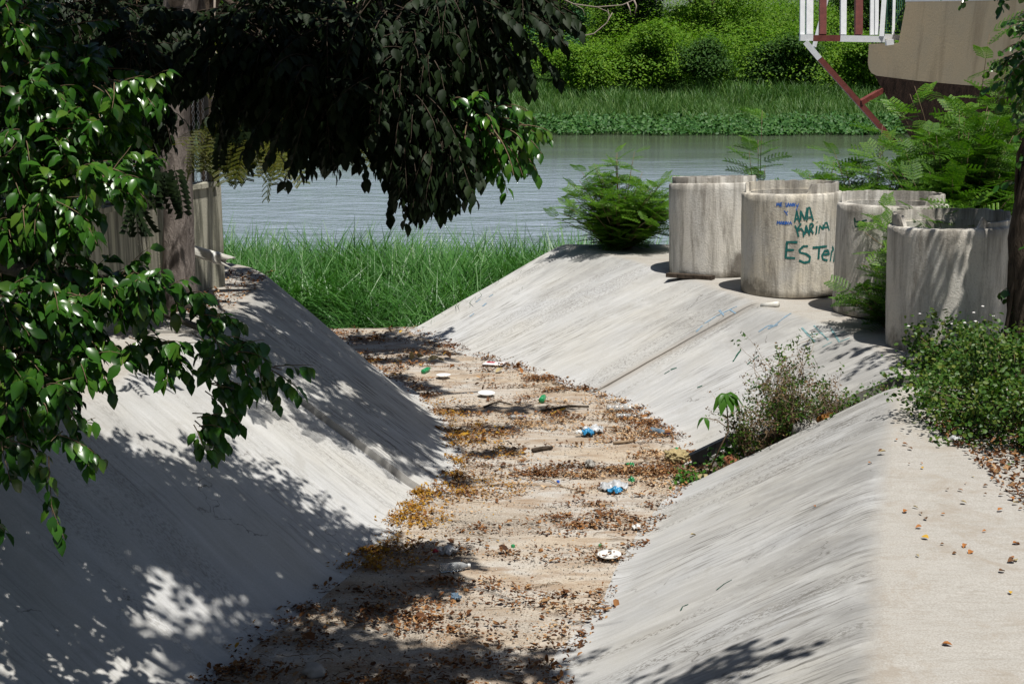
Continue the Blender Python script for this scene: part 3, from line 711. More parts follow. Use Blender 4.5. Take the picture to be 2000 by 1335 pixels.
EST = [[(455, 695), (325, 692), (312, 895), (430, 900)], [(320, 795), (415, 795)], [(590, 748), (530, 750), (480, 795), (490, 830), (570, 850), (622, 890), (610, 950), (545, 962), (475, 930)],
       [(655, 770), (855, 765)], [(745, 770), (735, 925)], [(785, 870), (890, 868), (870, 820), (820, 825), (785, 880), (800, 930), (870, 950)], [(932, 830), (912, 965)], [(940, 775), (962, 815), (940, 830)], [(965, 980), (990, 830), (1030, 795), (1075, 800)], [(980, 905), (1060, 900)]]
on_ring(r2, ANA+KAR, M['paint_teal'], 'painted_lettering', 1546, 583, 164, wd=.019, conv=cv)
on_ring(r2, EST, M['paint_teal'], 'painted_lettering', 1546, 583, 164, wd=.026, conv=cv)
BL = [[(195, 235), (200, 190), (212, 225), (222, 190), (232, 235)], [(262, 190), (240, 190), (242, 235), (262, 232)], [(245, 212), (258, 212)], [(305, 190), (308, 235), (330, 235)], [(318, 240), (335, 190), (348, 238)], [(355, 238), (360, 192), (378, 236), (384, 192)], [(392, 238), (396, 192), (412, 236), (418, 192)], [(430, 215), (448, 240), (462, 200)], [(448, 240), (432, 285)],
      [(285, 290), (310, 320), (330, 300)], [(310, 320), (325, 350)],
      [(205, 468), (208, 425), (222, 450), (232, 425), (236, 468)], [(242, 468), (254, 425), (266, 468)], [(272, 468), (274, 428), (290, 435), (276, 448), (292, 468)], [(302, 428), (302, 468)], [(312, 468), (314, 428), (334, 466), (338, 428)], [(348, 468), (362, 428), (380, 468)]]
for q in BL: on_ring(r2, [q], M['paint_blue'], 'painted_letter', 1546, 583, 164, wd=.011, conv=cv)
on_ring(r3, [[(1225, 440), (1180, 450), (1165, 400), (1178, 512), (1235, 500)]], M['green_paint'], 'painted_letter', 1734, 622, 178, wd=.018, conv=cv)
on_ring(r3, [[(1290, 420), (1245, 430), (1285, 480), (1240, 505)]], M['green_paint'], 'painted_letter', 1734, 622, 178, wd=.018, conv=cv)

# ------------------------------------------------------------------ building corner and balcony at top right
bd = thing('building', 'beige rendered building corner overhanging the river on dark sloping stone', 'building', (0, 0, 0))
D0 = 25.0
def prism(poly_px, d0, d1, name, m, parent):
    """outline measured on the facade at distance d0 .. runs back d1 metres"""
    pts = [atd(x, y, 1/(.04+(x-1755)*1.881e-5)) for x, y, d in poly_px]; back = [p+Vector((p.x/p.y*d1*1.02, d1, 0)) for p in pts]
    n = len(pts); F = [tuple(range(n)), tuple(range(2*n-1, n-1, -1))]+[(i, n+i, n+(i+1) % n, (i+1) % n) for i in range(n)]
    me = bpy.data.meshes.new(name); me.from_pydata(pts+back, [], F); me.update(); return link(name, me, m, parent)
up = [(1770, 4, 25), (1755, 84, 25), (1697, 86, 25.4), (1695, 122, 25.4), (1697, 134, 25), (1702, 143, 25.3), (1712, 148, 25), (1790, 158, 24.5), (1880, 166, 23.6), (1960, 172, 22.8), (2160, 190, 21), (2160, -6, 21), (1980, 0, 22.8)]
wl = prism(up, D0, 6, 'wall', M['plaster'], bd)
cp = [(1768, 3.5, 24.9), (1980, 1, 22.7), (2160, -3, 20.9), (2160, -26, 20.9), (1980, -22, 22.7), (1768, -14, 24.9)]
prism(cp, D0, 6.2, 'coping', M['white_paint'], bd)
lo = [(1708, 148, 25.5), (1790, 159, 24.8), (1960, 174, 23.2), (2160, 192, 21.4), (2160, 460, 21.4), (1900, 420, 23.6), (1840, 340, 24.6), (1786, 282, 25.3)]
prism(lo, D0, 5.5, 'stone_base', M['stone'], bd)
ba = thing('balcony', 'white and brownish red steel balcony frame braced off the building corner', 'balcony', (0, 0, 0))
def pbar(mb, x0, y0, d0, x1, y1, d1, w): mb.bar(atd(x0, y0, d0), atd(x1, y1, d1), w)
db = 25.0; ppm = FPX/db
def part(name, m, *bars):
    mb = MB()
    for b in bars: pbar(mb, *b)
    return mb.build(name, m, ba)
part('floor_beam', M['white_paint'], (1562, 74, db, 1587, 74, db, .115)); part('floor_beam', M['red_paint'], (1587, 75, db, 1640, 75, db, .112))
part('floor_beam', M['white_paint'], (1640, 75.5, db, 1727, 77, db, .115))
for x, y0, wpx, mt in ((1568, -130, 9, 'white_paint'), (1582, -130, 13, 'white_paint'), (1608, -130, 13, 'red_paint'), (1648, -130, 11, 'white_paint'), (1678, -130, 14, 'red_paint'), (1704, -130, 7, 'white_paint'), (1713, -130, 7, 'white_paint')):
    part('upright', M[mt], (x, y0, db+(.25 if x == 1582 else .02), x-1.5, 68.5, db+(.25 if x == 1582 else .02), wpx/ppm))
part('upright', M['white_paint'], (1731, -60, db-.05, 1722, 72, db-.05, .085))
part('rail', M['white_paint'], (1560, -118, db, 1760, -116, db, .06))
part('diagonal_brace', M['white_paint'], (1573, 82, db, 1601, 115, db, .105)); part('diagonal_brace', M['red_paint'], (1601, 115, db, 1748, 280, db+.3, .10)); part('cross_brace', M['red_paint'], (1680, 201, db+.12, 1722, 177, db+.4, .095))
part('back_brace', M['white_paint'], (1614, 0, db+1.5, 1590, 92, db+1.5, .06)); part('bracket', M['white_paint'], (1730, 84, db-.02, 1744, 82, db-.02, .10))
gr = thing('green_railing', 'green railing with white post between the balcony and the beige wall', 'railing', (0, 0, 0))
mb = MB()
for x in range(1731, 1768, 4): pbar(mb, x, -60, db+.55, x-4, 66, db+.55, .016)
pbar(mb, 1728, 64, db+.55, 1764, 64, db+.55, .035); mb.build('bars', M['green_paint'], gr)
mb = MB(); pbar(mb, 1748, -60, db+.4, 1744, 84, db+.4, .05); mb.build('post', M['white_paint'], gr)
mb = MB(); pbar(mb, 1727, 72, db+.42, 1762, 74, db+.42, .10); mb.build('plinth', M['white_paint'], gr)

# ------------------------------------------------------------------ left: wall, fence, pipe
WP = [(-4.6, 5.0), (-3.80, 10.7), (-3.36, 13.75), (-3.10, 14.22)]; WT = [1.40, 1.42, 1.46, 1.47]
lw = thing('boundary_wall', 'streaky stained concrete boundary wall above the left slope', 'wall', (0, 0, 0))
mb = MB(); V = []; F = []
for (x, y), zt in zip(WP, WT): V += [(x, y, ZL-.3), (x, y, zt), (x-.16, y, zt), (x-.16, y, ZL-.3)]
for i in range(3):
    for a, b in ((0, 1), (1, 2), (2, 3)): F.append((i*4+a, i*4+b, (i+1)*4+b, (i+1)*4+a))
F += [(0, 1, 2, 3), (12, 15, 14, 13)]
mb.add(V, F); mb.build('wall', M['wall'], lw)
mb = MB()
for i in range(3):
    a = Vector((*WP[i], WT[i])); b = Vector((*WP[i+1], WT[i+1])); L = (b-a).length; k = max(1, int(L/.28))
    for j in range(k):
        p = a.lerp(b, (j+.02)/k); q = a.lerp(b, (j+.9)/k); dz = random.uniform(.01, .03)
        mb.bar(p+Vector((-.08, 0, dz)), q+Vector((-.08, 0, dz)), .2, .05)
mb.build('coping', M['wall'], lw)
fe = thing('chain_link_fence', 'chain link fence standing on top of the stained boundary wall', 'fence', (0, 0, 0))
mb = MB(); FH = 1.5
def wp(s):
    L = [math.dist(WP[i], WP[i+1]) for i in range(3)]; i = 0
    while i < 2 and s > L[i]: s -= L[i]; i += 1
    t = s/L[i]; return Vector((WP[i][0]+(WP[i+1][0]-WP[i][0])*t-.08, WP[i][1]+(WP[i+1][1]-WP[i][1])*t, WT[i]+(WT[i+1]-WT[i])*t+.05))
tot = sum(math.dist(WP[i], WP[i+1]) for i in range(3))
st = .075; nk = int(tot/st)
for k in range(nk):
    for sg in (0, 1):
        # zig-zag wires
        z = 0; pts = []
        for j in range(int(FH/.06)+1):
            o = (j % 2) if sg == 0 else 1-(j % 2)
            p = wp(min(tot-.001, (k+o*.5+.25)*st)); pts.append(p+Vector((.004*sg, 0, j*.06)))
        if k*st > tot-3.6: mb.tube(pts, .0035, 3, cap=False)
mb.build('wire_mesh', M['wire'], fe)
for s in (tot-.06, tot-1.1, tot-2.9, tot-4.8): p = wp(s); MB().tube([p, p+Vector((0, 0, 1.6))], .028, 8).build('post', M['iron'], fe)
p = Vector((-3.34, 14.75, .3)); MB().tube([p, p+Vector((.02, 0, 2.2)), p+Vector((-.02, .02, 5.0))], [.10, .095, .08], 10, .08).build('utility_pole', M['bark_dark']); 
tag(bpy.data.objects['utility_pole'], 'dark timber pole rising behind the end of the stained wall', 'pole')
pp = thing('drain_pipe', 'broken white plastic drain pipe sticking out of the stained wall', 'pipe', (0, 0, 0))
a = Vector((-3.36, 13.55, .88)); b = a+Vector((.52, -.38, -.075))
V = []; F = []; n = 16; t = (b-a).normalized(); s = t.orthogonal().normalized(); u = t.cross(s)
for q, rr in ((0, .058), (1, .058), (1, .05), (0, .05)):
    for k in range(n):
        an = 2*math.pi*k/n; c = a.lerp(b, q*(1+(.12*math.sin(an*2+.6)+(.18 if k in (3, 4, 5) else 0) if q else 0))); V.append(c+(s*math.cos(an)+u*math.sin(an))*rr)
for i in range(3):
    for k in range(n): F.append((i*n+k, i*n+(k+1) % n, (i+1)*n+(k+1) % n, (i+1)*n+k))
me = bpy.data.meshes.new('pipe'); me.from_pydata(V, [], F); me.update(); link('pipe', me, M['pvc'], pp, True)
MB().tube([a.lerp(b, .72), a.lerp(b, .80)], .063, 16).build('clamp', M['foam'], pp, True)
# small weep pipe on right crest
q0 = at(1488, 598, -.02); q1 = at(1520, 594, .03)
tag(MB().tube([q0, q0.lerp(q1, .5), q1], .035, 14).build('weep_pipe', M['pvc'], None, True), 'short white plastic pipe end on the crest below the painted ring', 'pipe')

# ------------------------------------------------------------------ trees
def spray_set(starts, dirs, lens, nleaf, droop=.9, wob=.15):
    """drooping twigs: returns (twig polylines, leaf P, X, N)"""
    tw = []; P = []; X = []; N = []
    for s, d, L in zip(starts, dirs, lens):
        p = np.array(s, float); d = np.array(d, float)/np.linalg.norm(d); pts = [p.copy()]; seg = 6
        for k in range(seg):
            d = d+np.array([0, 0, -droop/seg])*(.5+k/seg)+rng.normal(size=3)*wob/seg*2; d /= np.linalg.norm(d)
            p = p+d*L/seg; pts.append(p.copy())
        tw.append(pts); pts = np.array(pts)
        nl = max(3, int(nleaf*L*rng.uniform(.8, 1.2)))
        for j in range(nl):
            f = .12+.88*(j+.5*rng.random())/nl; q = f*seg; i = min(int(q), seg-1); pos = pts[i]+(pts[i+1]-pts[i])*(q-i); tg = pts[i+1]-pts[i]; tg /= np.linalg.norm(tg)
            side = np.cross(tg, [0, 0, 1.0]); side /= max(1e-6, np.linalg.norm(side)); sgn = 1 if j % 2 else -1
            x = tg*rng.uniform(.2, .8)+side*sgn*rng.uniform(.4, .9)+np.array([0, 0, -rng.uniform(.25, .9)])+rng.normal(size=3)*.18
            nn = np.array([0, 0, 1.0])+side*sgn*.55+tg*.25+rng.normal(size=3)*.3
            P.append(pos+x/np.linalg.norm(x)*.015); X.append(x); N.append(nn)
    return tw, np.array(P), np.array(X), np.array(N)
def twig_mesh(tw, r0, r1, m, parent, name='twigs', n=4):
    mb = MB()
    for pts in tw: mb.tube(pts, np.linspace(r0, r1, len(pts)).tolist(), n, cap=False)
    o = mb.build(name, m, parent, True); o['kind'] = 'stuff'; return o
def blob_sprays(centre, radii, n, L=(.35, .6), out=.7, down=.15, shell=.5, dirbias=(0, 0, 0)):
    d = randdir(n); rr = (shell+(1-shell)*rng.random((n, 1)))
    S = np.asarray(centre)+d*np.asarray(radii)*rr
    D = d*out+np.array([0, 0, -down])+np.array(dirbias)+rng.normal(size=(n, 3))*.35
    return S, D, rng.uniform(*L, n)
def S3(*lists): return [np.concatenate(a) for a in zip(*lists)]
def px_blob(px, py, fwd, rx, ry, rd, n, **kw):
    """foliage blob measured at a photo position and distance; radii in photo px and metres deep"""
    c = np.array(atd(px, py, fwd)); k = fwd/FPX
    return blob_sprays(c, (rx*k, rd, ry*k), n, **kw)

# --- glossy tree on the left in front: sunlit hanging branches, trunk stands left of the frame
fa = thing('glossy_leaf_tree', 'glossy green fig like tree reaching in from the left, sunlit leaves hanging over the slope', 'tree', (-5.6, 6.2, ZL))
tb = MB(); T0 = Vector((0, 0, -.3))
tb.tube([T0, (.1, .05, 1.2), (.3, .1, 2.4), (.5, .2, 3.6), (.6, .3, 5.2)], [.3, .24, .21, .16, .1], 12, .25)
W2 = lambda v: Vector(v)-Vector((-5.6, 6.2, ZL))
limbs = [[(-5.35, 6.3, 2.3)]+[tuple(atd(x_, y_, 6.95)) for x_, y_ in ((-300, 430), (-60, 500), (140, 555), (300, 602), (400, 645), (480, 700), (550, 722))],
         [(-5.2, 6.3, 3.2), (-4.0, 6.6, 3.4)]+[tuple(atd(x_, y_, 7.5)) for x_, y_ in ((-150, 160), (60, 230), (170, 300), (240, 335))],
         [(-5.0, 6.4, 3.6), (-3.6, 7.0, 3.9)]+[tuple(atd(x_, y_, 7.6)) for x_, y_ in ((-100, 60), (120, 120), (240, 165))],
         [(-5.05, 6.5, 4.6), (-3.2, 7.4, 5.0), (-1.2, 7.6, 5.1), (.6, 7.4, 4.9), (1.6, 6.6, 4.5)],
         [(-5.2, 6.4, 4.2), (-3.0, 5.2, 5.0), (-.8, 5.0, 4.9), (.8, 5.1, 4.5), (1.9, 5.4, 4.4)],
         [(-5.35, 6.3, 2.0)]+[tuple(atd(x_, y_, 7.0)) for x_, y_ in ((-200, 640), (-20, 690), (60, 760), (90, 860))]]
for L in limbs: tb.tube([W2(p) for p in L], (np.linspace(1, .06, len(L))**1.6*.075+.003).tolist(), 9, .15)
tb.build('trunk', M['bark'], fa, True)
LOBES = [(30, 50, 45, 55), (45, 120, 45, 40), (60, 190, 75, 45), (150, 185, 55, 35), (235, 170, 65, 28), (285, 180, 32, 18), (90, 265, 85, 38), (215, 235, 65, 30), (40, 330, 55, 42), (190, 335, 85, 26), (262, 345, 30, 16), (110, 400, 100, 34), (215, 370, 45, 20), (30, 455, 45, 38),
         (120, 520, 60, 24), (225, 565, 85, 30), (320, 572, 70, 24), (385, 585, 34, 14), (110, 590, 60, 24), (390, 625, 36, 16), (430, 665, 55, 26), (350, 690, 45, 26), (475, 700, 50, 20), (535, 722, 40, 10), (410, 760, 32, 32), (398, 830, 26, 32),
         (35, 610, 55, 46), (150, 640, 65, 34), (55, 710, 55, 38), (185, 705, 36, 26), (265, 680, 36, 22), (35, 790, 45, 38), (105, 770, 36, 28), (145, 850, 20, 26), (25, 870, 26, 28)]
L3 = []
for cx, cy, rx, ry in LOBES:
    n_ = max(4, int(3.14*rx*ry/430)); f = 6.9-.0006*(cy-400)
    S_, D_, L_ = px_blob(cx-14, cy-10, f+rng.uniform(-.12, .12), rx*.85, ry*.8, .12, n_, L=(.12, .24), out=.5, down=.12, shell=.1, dirbias=(.55, -.25, -.05))
    L3.append((S_, D_, L_))
for cx, cy, f, rx, ry, n_ in ((60, 120, 7.5, 120, 100, 60), (200, 200, 7.5, 90, 70, 46), (90, 300, 7.4, 130, 90, 66), (150, 320, 7.4, 70, 35, 26), (20, 450, 7.3, 80, 80, 50), (180, 570, 7.3, 90, 20, 26), (60, 620, 7.2, 100, 90, 50), (50, 760, 7.1, 70, 70, 30), (-200, 250, 7.0, 160, 240, 130), (-220, 650, 6.9, 180, 240, 130), (-150, 950, 6.6, 120, 150, 50)):
    L3.append(px_blob(cx-20, cy-20, f, rx, ry, .28, n_, L=(.18, .32), out=.5, down=.2, shell=.05, dirbias=(.2, 0, 0)))
NB = np.array([.10, -.55, 0])
tw, P, X, N = spray_set(*S3(*L3), 62, droop=.55); N = N+NB
# explicit thin hanging ends
ex = [(atd(95, 890, 6.5), (.06, 0, -1), .30), (atd(535, 715, 6.8), (1, .1, .12), .2), (atd(405, 850, 6.7), (.05, 0, -1), .14), (atd(100, 985, 6.5), (.05, 0, -1), .18), (atd(150, 850, 6.5), (.2, 0, -1), .16)]
tw2, P2, X2, N2 = spray_set([e[0] for e in ex], [e[1] for e in ex], [e[2] for e in ex], 40, droop=.25); N2 = N2+NB
O = np.array((-5.6, 6.2, ZL)); tw = [np.array(t)-O for t in tw+tw2]; P = np.concatenate([P, P2])-O; X = np.concatenate([X, X2]); N = np.concatenate([N, N2])
twig_mesh(tw, .0035, .0014, M['twig'], fa)
scatter('crown', LEAF, P, X, N, rng.beta(2, 2, len(P))*.066+.042, M['ficus'], fa)
# roof of the same tree overhead, shading the channel in front
Q = dict(L=(.25, .5), shell=.05)
cl = [blob_sprays((-3.3, 7.08, 4.9), (.9, .26, .3), 380, **Q), blob_sprays((-1.9, 7.05, 4.9), (.8, .26, .3), 380, **Q), blob_sprays((-.55, 6.15, 4.9), (.8, .36, .3), 250, **Q), blob_sprays((.35, 6.10, 4.8), (.4, .30, .25), 90, **Q), blob_sprays((-.5, 5.50, 4.9), (.55, .35, .3), 90, **Q),
      blob_sprays((.85, 6.10, 4.6), (.3, .16, .2), 26, **Q), blob_sprays((1.42, 5.1, 4.4), (.5, .09, .12), 60, **Q), blob_sprays((1.0, 4.65, 4.4), (.45, .12, .15), 50, **Q), blob_sprays((-4.9, 6.90, 4.8), (.8, .7, .6), 200, **Q),
      blob_sprays((-2.3, 7.40, 4.15), (1.4, .2, .15), 150, **Q), blob_sprays((-1.1, 7.25, 4.15), (.5, .15, .15), 90, **Q), blob_sprays((-1.9, 7.4, 4.6), (1.2, .10, .12), 190, **Q)]  # unseen clumps added to keep light off the hanging leaves below
tw, P, X, N = spray_set(*S3(*cl), 26, droop=.7)
twig_mesh([np.array(t)-O for t in tw], .006, .002, M['twig'], fa)
scatter('crown', LEAF, P-O, X, N, rnd(len(P), .09, .14), M['leaf_shaded'], fa)
# unseen foliage added left of and behind the viewer to block skylight
cl = [clump_cloud((-6.8, 5.5, 5.2), (1.6, 5.5, 3.6), 200, 22, .35, .24, upper=-.95), clump_cloud((-3.5, -1.5, 6.5), (3.6, 2.2, 2.2), 160, 22, .35, .24, upper=-.95), clump_cloud((1.8, -3.2, 6.0), (3.2, 1.8, 2.4), 150, 22, .35, .24, upper=-.95)]
cl.append(clump_cloud((-1.2, 2.0, 7.2), (3.6, 1.9, .8), 170, 22, .35, .24, upper=-.95))
cl.append(clump_cloud((-3.6, 3.2, 6.6), (2.6, 1.5, .8), 120, 22, .35, .24, upper=-.95))
P, X, N, S = cat(cl); scatter('crown', LEAF_ROUND, P-O, X, N, S, M['leaf_shaded'], fa)

# --- tree by the wall: rough trunk and the dark hanging crown in shade
FB = Vector((-3.22, 12.9, ZL)); fb = thing('shaded_tree', 'dark shady tree rooted at the stained wall, its leaves hanging in front of the river', 'tree', FB)
tb = MB(); W3 = lambda v: Vector(v)-FB
tb.tube([W3((-3.26, 12.9, ZL-.3)), W3((-3.25, 12.9, .7)), W3((-3.23, 12.9, 1.3)), W3((-3.25, 12.9, 2.1)), W3((-3.18, 12.9, 2.8)), W3((-3.05, 12.85, 3.6)), W3((-2.9, 12.8, 5.0))], [.22, .165, .155, .15, .15, .15, .10], 16, .3)
for L in ([tuple(atd(x_, y_, 12.6)) for x_, y_ in ((372, -90), (380, -20), (392, 45), (410, 130), (425, 230), (430, 330))], [(-3.05, 12.85, 3.6), (-1.8, 12.8, 4.6), (-.4, 13.0, 4.9), (.6, 13.4, 4.7)],
          [(-2.95, 12.8, 4.4), (-2.6, 14.5, 5.2), (-2.0, 16.2, 5.2)], [(-3.1, 12.9, 3.2), (-3.2, 12.2, 3.8), (-3.1, 11.6, 4.0)]):
    tb.tube([W3(p) for p in L], np.linspace(.17 if L[0][2] > 4.4 and L[0][1] < 12.7 and L[-1][2] < 3 else .10, .02, len(L)).tolist(), 9, .2)
tb.build('trunk', M['bark'], fb, True)
def dk(px, py, f, rx, ry, rd, n, **kw): return px_blob(px, py, f, rx, ry, rd, n, **{**dict(L=(.35, .65), down=.5, shell=.15), **kw})
hang = [dk(520, 70, 8.2, 90, 70, .35, 72, L=(.2, .4)), dk(560, 130, 8.2, 60, 50, .3, 40, L=(.2, .35)), dk(270, 90, 8.0, 40, 60, .25, 40, L=(.2, .4)), dk(815, 280, 7.9, 55, 60, .3, 48, L=(.2, .4), dirbias=(0, 0, -.8)), dk(830, 205, 7.9, 80, 60, .4, 88, L=(.2, .45), dirbias=(0, 0, -.5)), dk(755, 150, 8.0, 60, 50, .4, 56, L=(.2, .45)), dk(872, 270, 7.8, 45, 40, .25, 27, L=(.2, .4), dirbias=(.1, 0, -.6)), dk(845, 335, 7.8, 25, 30, .12, 11, L=(.15, .25), dirbias=(.1, 0, -.8)), dk(640, 225, 8.0, 35, 30, .2, 20, L=(.2, .35), dirbias=(0, 0, -.7)), dk(630, 150, 8.0, 55, 45, .3, 40), dk(820, 110, 8.0, 75, 60, .4, 88, L=(.2, .4)), dk(700, 70, 8.2, 150, 90, .5, 120), dk(925, 25, 8.2, 60, 25, .3, 40), dk(1010, -25, 8.2, 50, 15, .2, 19, L=(.2, .35)), dk(880, -10, 8.2, 110, 40, .4, 64), dk(520, 80, 8.3, 110, 90, .5, 104), dk(480, 200, 11.1, 40, 40, .3, 51, L=(.15, .3)), dk(200, 60, 11.2, 120, 90, .5, 187), dk(270, 215, 11.3, 45, 45, .4, 102, L=(.2, .35)), dk(80, 40, 11.2, 140, 90, .5, 119), dk(110, 250, 11.3, 120, 80, .5, 153, L=(.2, .4)), dk(50, 470, 11.0, 90, 80, .4, 102, L=(.2, .4)), dk(40, 700, 8.2, 70, 120, .3, 70, L=(.2, .4))]
tw, P, X, N = spray_set(*S3(*hang), 46, droop=.9)
o = np.array(FB); twig_mesh([np.array(t)-o for t in tw], .004, .0015, M['bark_dark'], fb)
scatter('crown', LEAF, P-o, X, N, rnd(len(P), .06, .095), M['leaf_shaded'], fb)
# its lit right hand fringe
lit = [px_blob(935, 245, 8.1, 45, 32, .2, 64, L=(.2, .4), dirbias=(.4, -.1, -.3)), px_blob(990, 250, 8.1, 32, 16, .15, 24, L=(.15, .25), dirbias=(.7, 0, -.2)), px_blob(905, 200, 8.2, 20, 20, .1, 8, L=(.15, .3))]
tw, P, X, N = spray_set(*S3(*lit), 34, droop=1.0)
twig_mesh([np.array(t)-o for t in tw], .005, .002, M['twig'], fb); scatter('crown', LEAF, P-o, X, N+np.array([.1, -.4, 0]), rnd(len(P), .065, .09), M['ficus'], fb)
# upper crown above the frame over the far slope and floor
def over(x, y, z, h, rx, ry, rz, n_, **kw):
    """foliage h metres above the spot (x, y, z) along the sun's direction, so its shade falls there"""
    k = h/SUN_TO.z; return blob_sprays((x+SUN_TO.x*k, y+SUN_TO.y*k, z+h), (rx, ry, rz), n_, **{**dict(L=(.3, .6), shell=.1), **kw})
B = dict(L=(.12, .25))
cl = [over(-1.9, 13.3, -.3, 5.0, .8, .9, .4, 300), over(-1.15, 13.0, -.7, 5.6, .4, .75, .2, 200, L=(.2, .4)), over(-2.3, 12.15, 0, 5.2, .35, .25, .2, 34, L=(.2, .4)), over(-1.25, 12.1, -.6, 5.4, .42, .3, .15, 110, L=(.2, .4)), over(-1.5, 11.75, -.4, 5.2, .45, .10, .12, 22, **B), over(-2.3, 14.6, .2, 5.2, .5, .9, .3, 190), over(-1.5, 15.0, -.4, 5.3, .5, .6, .3, 110), over(-2.9, 15.3, .35, 5, .5, .35, .3, 40),
      over(-.05, 14.25, -1, 5.9, .8, .05, .06, 64, **B), over(-1.4, 16.75, -1, 6.4, .75, .05, .06, 60, **B), over(-1.9, 17.5, -1, 6.4, .5, .04, .06, 26, **B), over(-2.6, 16.6, -.5, 5.6, .8, .7, .4, 60), over(-.45, 13.4, -1, 5.9, .35, .06, .08, 22, **B), over(-.55, 11.7, -1, 5.9, .25, .07, .08, 14, **B), over(-.3, 12.6, -1, 5.9, .45, .04, .06, 20, **B)]
tw, P, X, N = spray_set(*S3(*cl), 26, droop=.7)
twig_mesh([np.array(t)-o for t in tw], .007, .002, M['twig'], fb); scatter('crown', LEAF, P-o, X, N, rnd(len(P), .10, .15), M['leaf_shaded'], fb)
# background screen of shady foliage in front of the far bank, filling in between trunk and fringe
cl = [px_blob(px, py, f, rx, ry, .6, n_, L=(.4, .7), shell=.05, down=.3) for px, py, f, rx, ry, n_ in
      ((470, 40, 16, 120, 90, 130), (620, 40, 16, 120, 70, 130), (760, 30, 16, 110, 45, 80), (270, 40, 15.6, 70, 90, 90), (120, 70, 15.6, 150, 110, 110), (240, 190, 15.8, 110, 80, 90), (60, 280, 15.5, 100, 110, 80), (870, 10, 16, 80, 45, 60), (540, 140, 16, 60, 40, 50), (430, 190, 16, 50, 60, 50), (385, 60, 17, 60, 90, 60))]
tw, P, X, N = spray_set(*S3(*cl), 24, droop=.8)
twig_mesh([np.array(t)-o for t in tw], .006, .002, M['twig'], fb); scatter('crown', LEAF, P-o, X, N, rnd(len(P), .12, .18), M['leaf_shaded'], fb)

# --- feathery yellowish tree mixed behind
FC = Vector((-3.9, 15.6, ZL)); fc = thing('feathery_tree', 'feathery tree with yellowish fronds drooping past the wall end towards the river', 'tree', FC)
tb = MB(); W4 = lambda v: Vector(v)-FC
tb.tube([W4(p) for p in ((-3.9, 15.6, 0), (-3.8, 15.5, 1.8), (-3.6, 15.2, 3.2), (-3.2, 14.8, 4.6))], [.16, .13, .11, .06], 10, .2)
for L in ([(-3.7, 15.3, 2.6), (-2.9, 13.6, 3.4), (-2.4, 12.0, 3.2), (-2.0, 11.2, 2.5)], [(-3.6, 15.2, 3.2), (-2.4, 13.8, 3.9), (-1.3, 12.2, 3.6), (-1.0, 11.6, 2.9)]): tb.tube([W4(p) for p in L], np.linspace(.05, .01, 4).tolist(), 6)
tb.build('trunk', M['bark_dark'], fc, True)
P = []; X = []; N = []
for px, py, f, rx, ry, n_ in ((470, 225, 11.2, 55, 35, 50), (520, 205, 11.2, 55, 40, 46), (545, 290, 10.4, 32, 16, 14), (500, 265, 10.6, 40, 20, 20), (700, 225, 10.6, 30, 35, 30), (600, 215, 10.8, 50, 30, 30), (840, 150, 10.6, 60, 60, 30), (893, 130, 10.4, 14, 55, 16), (500, 120, 11.4, 110, 80, 60), (955, 130, 11, 10, 25, 5), (420, 280, 11.3, 40, 40, 30)):
    S_, D_, L_ = px_blob(px, py, f, rx, ry, .4, n_, shell=.1)
    P.append(S_); X.append(D_*np.array([1, 1, .5])+np.array([0, 0, -.5])); N.append(rng.normal(size=D_.shape)*.4+np.array([0, -.5, 1]))
P = np.concatenate(P)-np.array(FC); X = np.concatenate(X); N = np.concatenate(N)
scatter('crown', FROND, P, X, N, rnd(len(P), .2, .34), M['feather'], fc)
P = []; X = []; N = []
for px, py, f, rx, ry, n_ in ((465, 245, 10.5, 35, 30, 22), (320, 330, 9.8, 40, 18, 9), (260, 385, 9.6, 24, 10, 4), (510, 235, 10.5, 25, 20, 10)):
    S_, D_, L_ = px_blob(px, py, f, rx, ry, .3, n_, shell=.1)
    P.append(S_); X.append(D_*.4+np.array([0, 0, -1.0])); N.append(rng.normal(size=D_.shape)*.5+np.array([0, -.8, .6]))
scatter('crown', PINNATE, np.concatenate(P)-np.array(FC), np.concatenate(X), np.concatenate(N), rnd(sum(map(len, P)), .2, .3), M['leaf_shaded'], fc)

# --- bare twig dangling at the top
bt = MB(); Z = lambda x, y: atd(x, y, 9.0)
for L, r in (([(1010, -60), (1070, 5), (1105, 50), (1130, 72), (1160, 66), (1185, 45), (1196, 25)], .006), ([(1185, 45), (1190, 30), (1187, 18)], .003), ([(1060, -20), (1120, 8), (1165, 14), (1215, 10), (1238, 0)], .005), ([(1165, 14), (1185, 22), (1190, 30)], .003), ([(1238, 0), (1243, 12), (1240, 26)], .007), ([(1225, 6), (1230, 18), (1232, 30)], .006), ([(1120, 8), (1138, 18), (1143, 32)], .003)):
    bt.tube([Z(*p) for p in L], np.linspace(r, r*.5, len(L)).tolist(), 5)
tag(bt.build('bare_twig', M['graytwig'], None, True), 'bare grey twig with curled dry pods hanging at the top edge', 'twig')
bt = MB()
for L, r in (([(420, -40), (418, 60), (416, 92), (440, 108)], .008), ([(416, 92), (430, 120), (446, 108)], .004), ([(385, 25), (410, 55), (440, 100)], .004), ([(446, 108), (430, 132), (418, 118)], .003)):
    bt.tube([atd(x, y, 8.4) for x, y in L], np.linspace(r, r*.5, len(L)).tolist(), 5)
tag(bt.build('bare_twig', M['graytwig'], None, True), 'thin bare grey twig beside the grey trunk in the shade', 'twig')

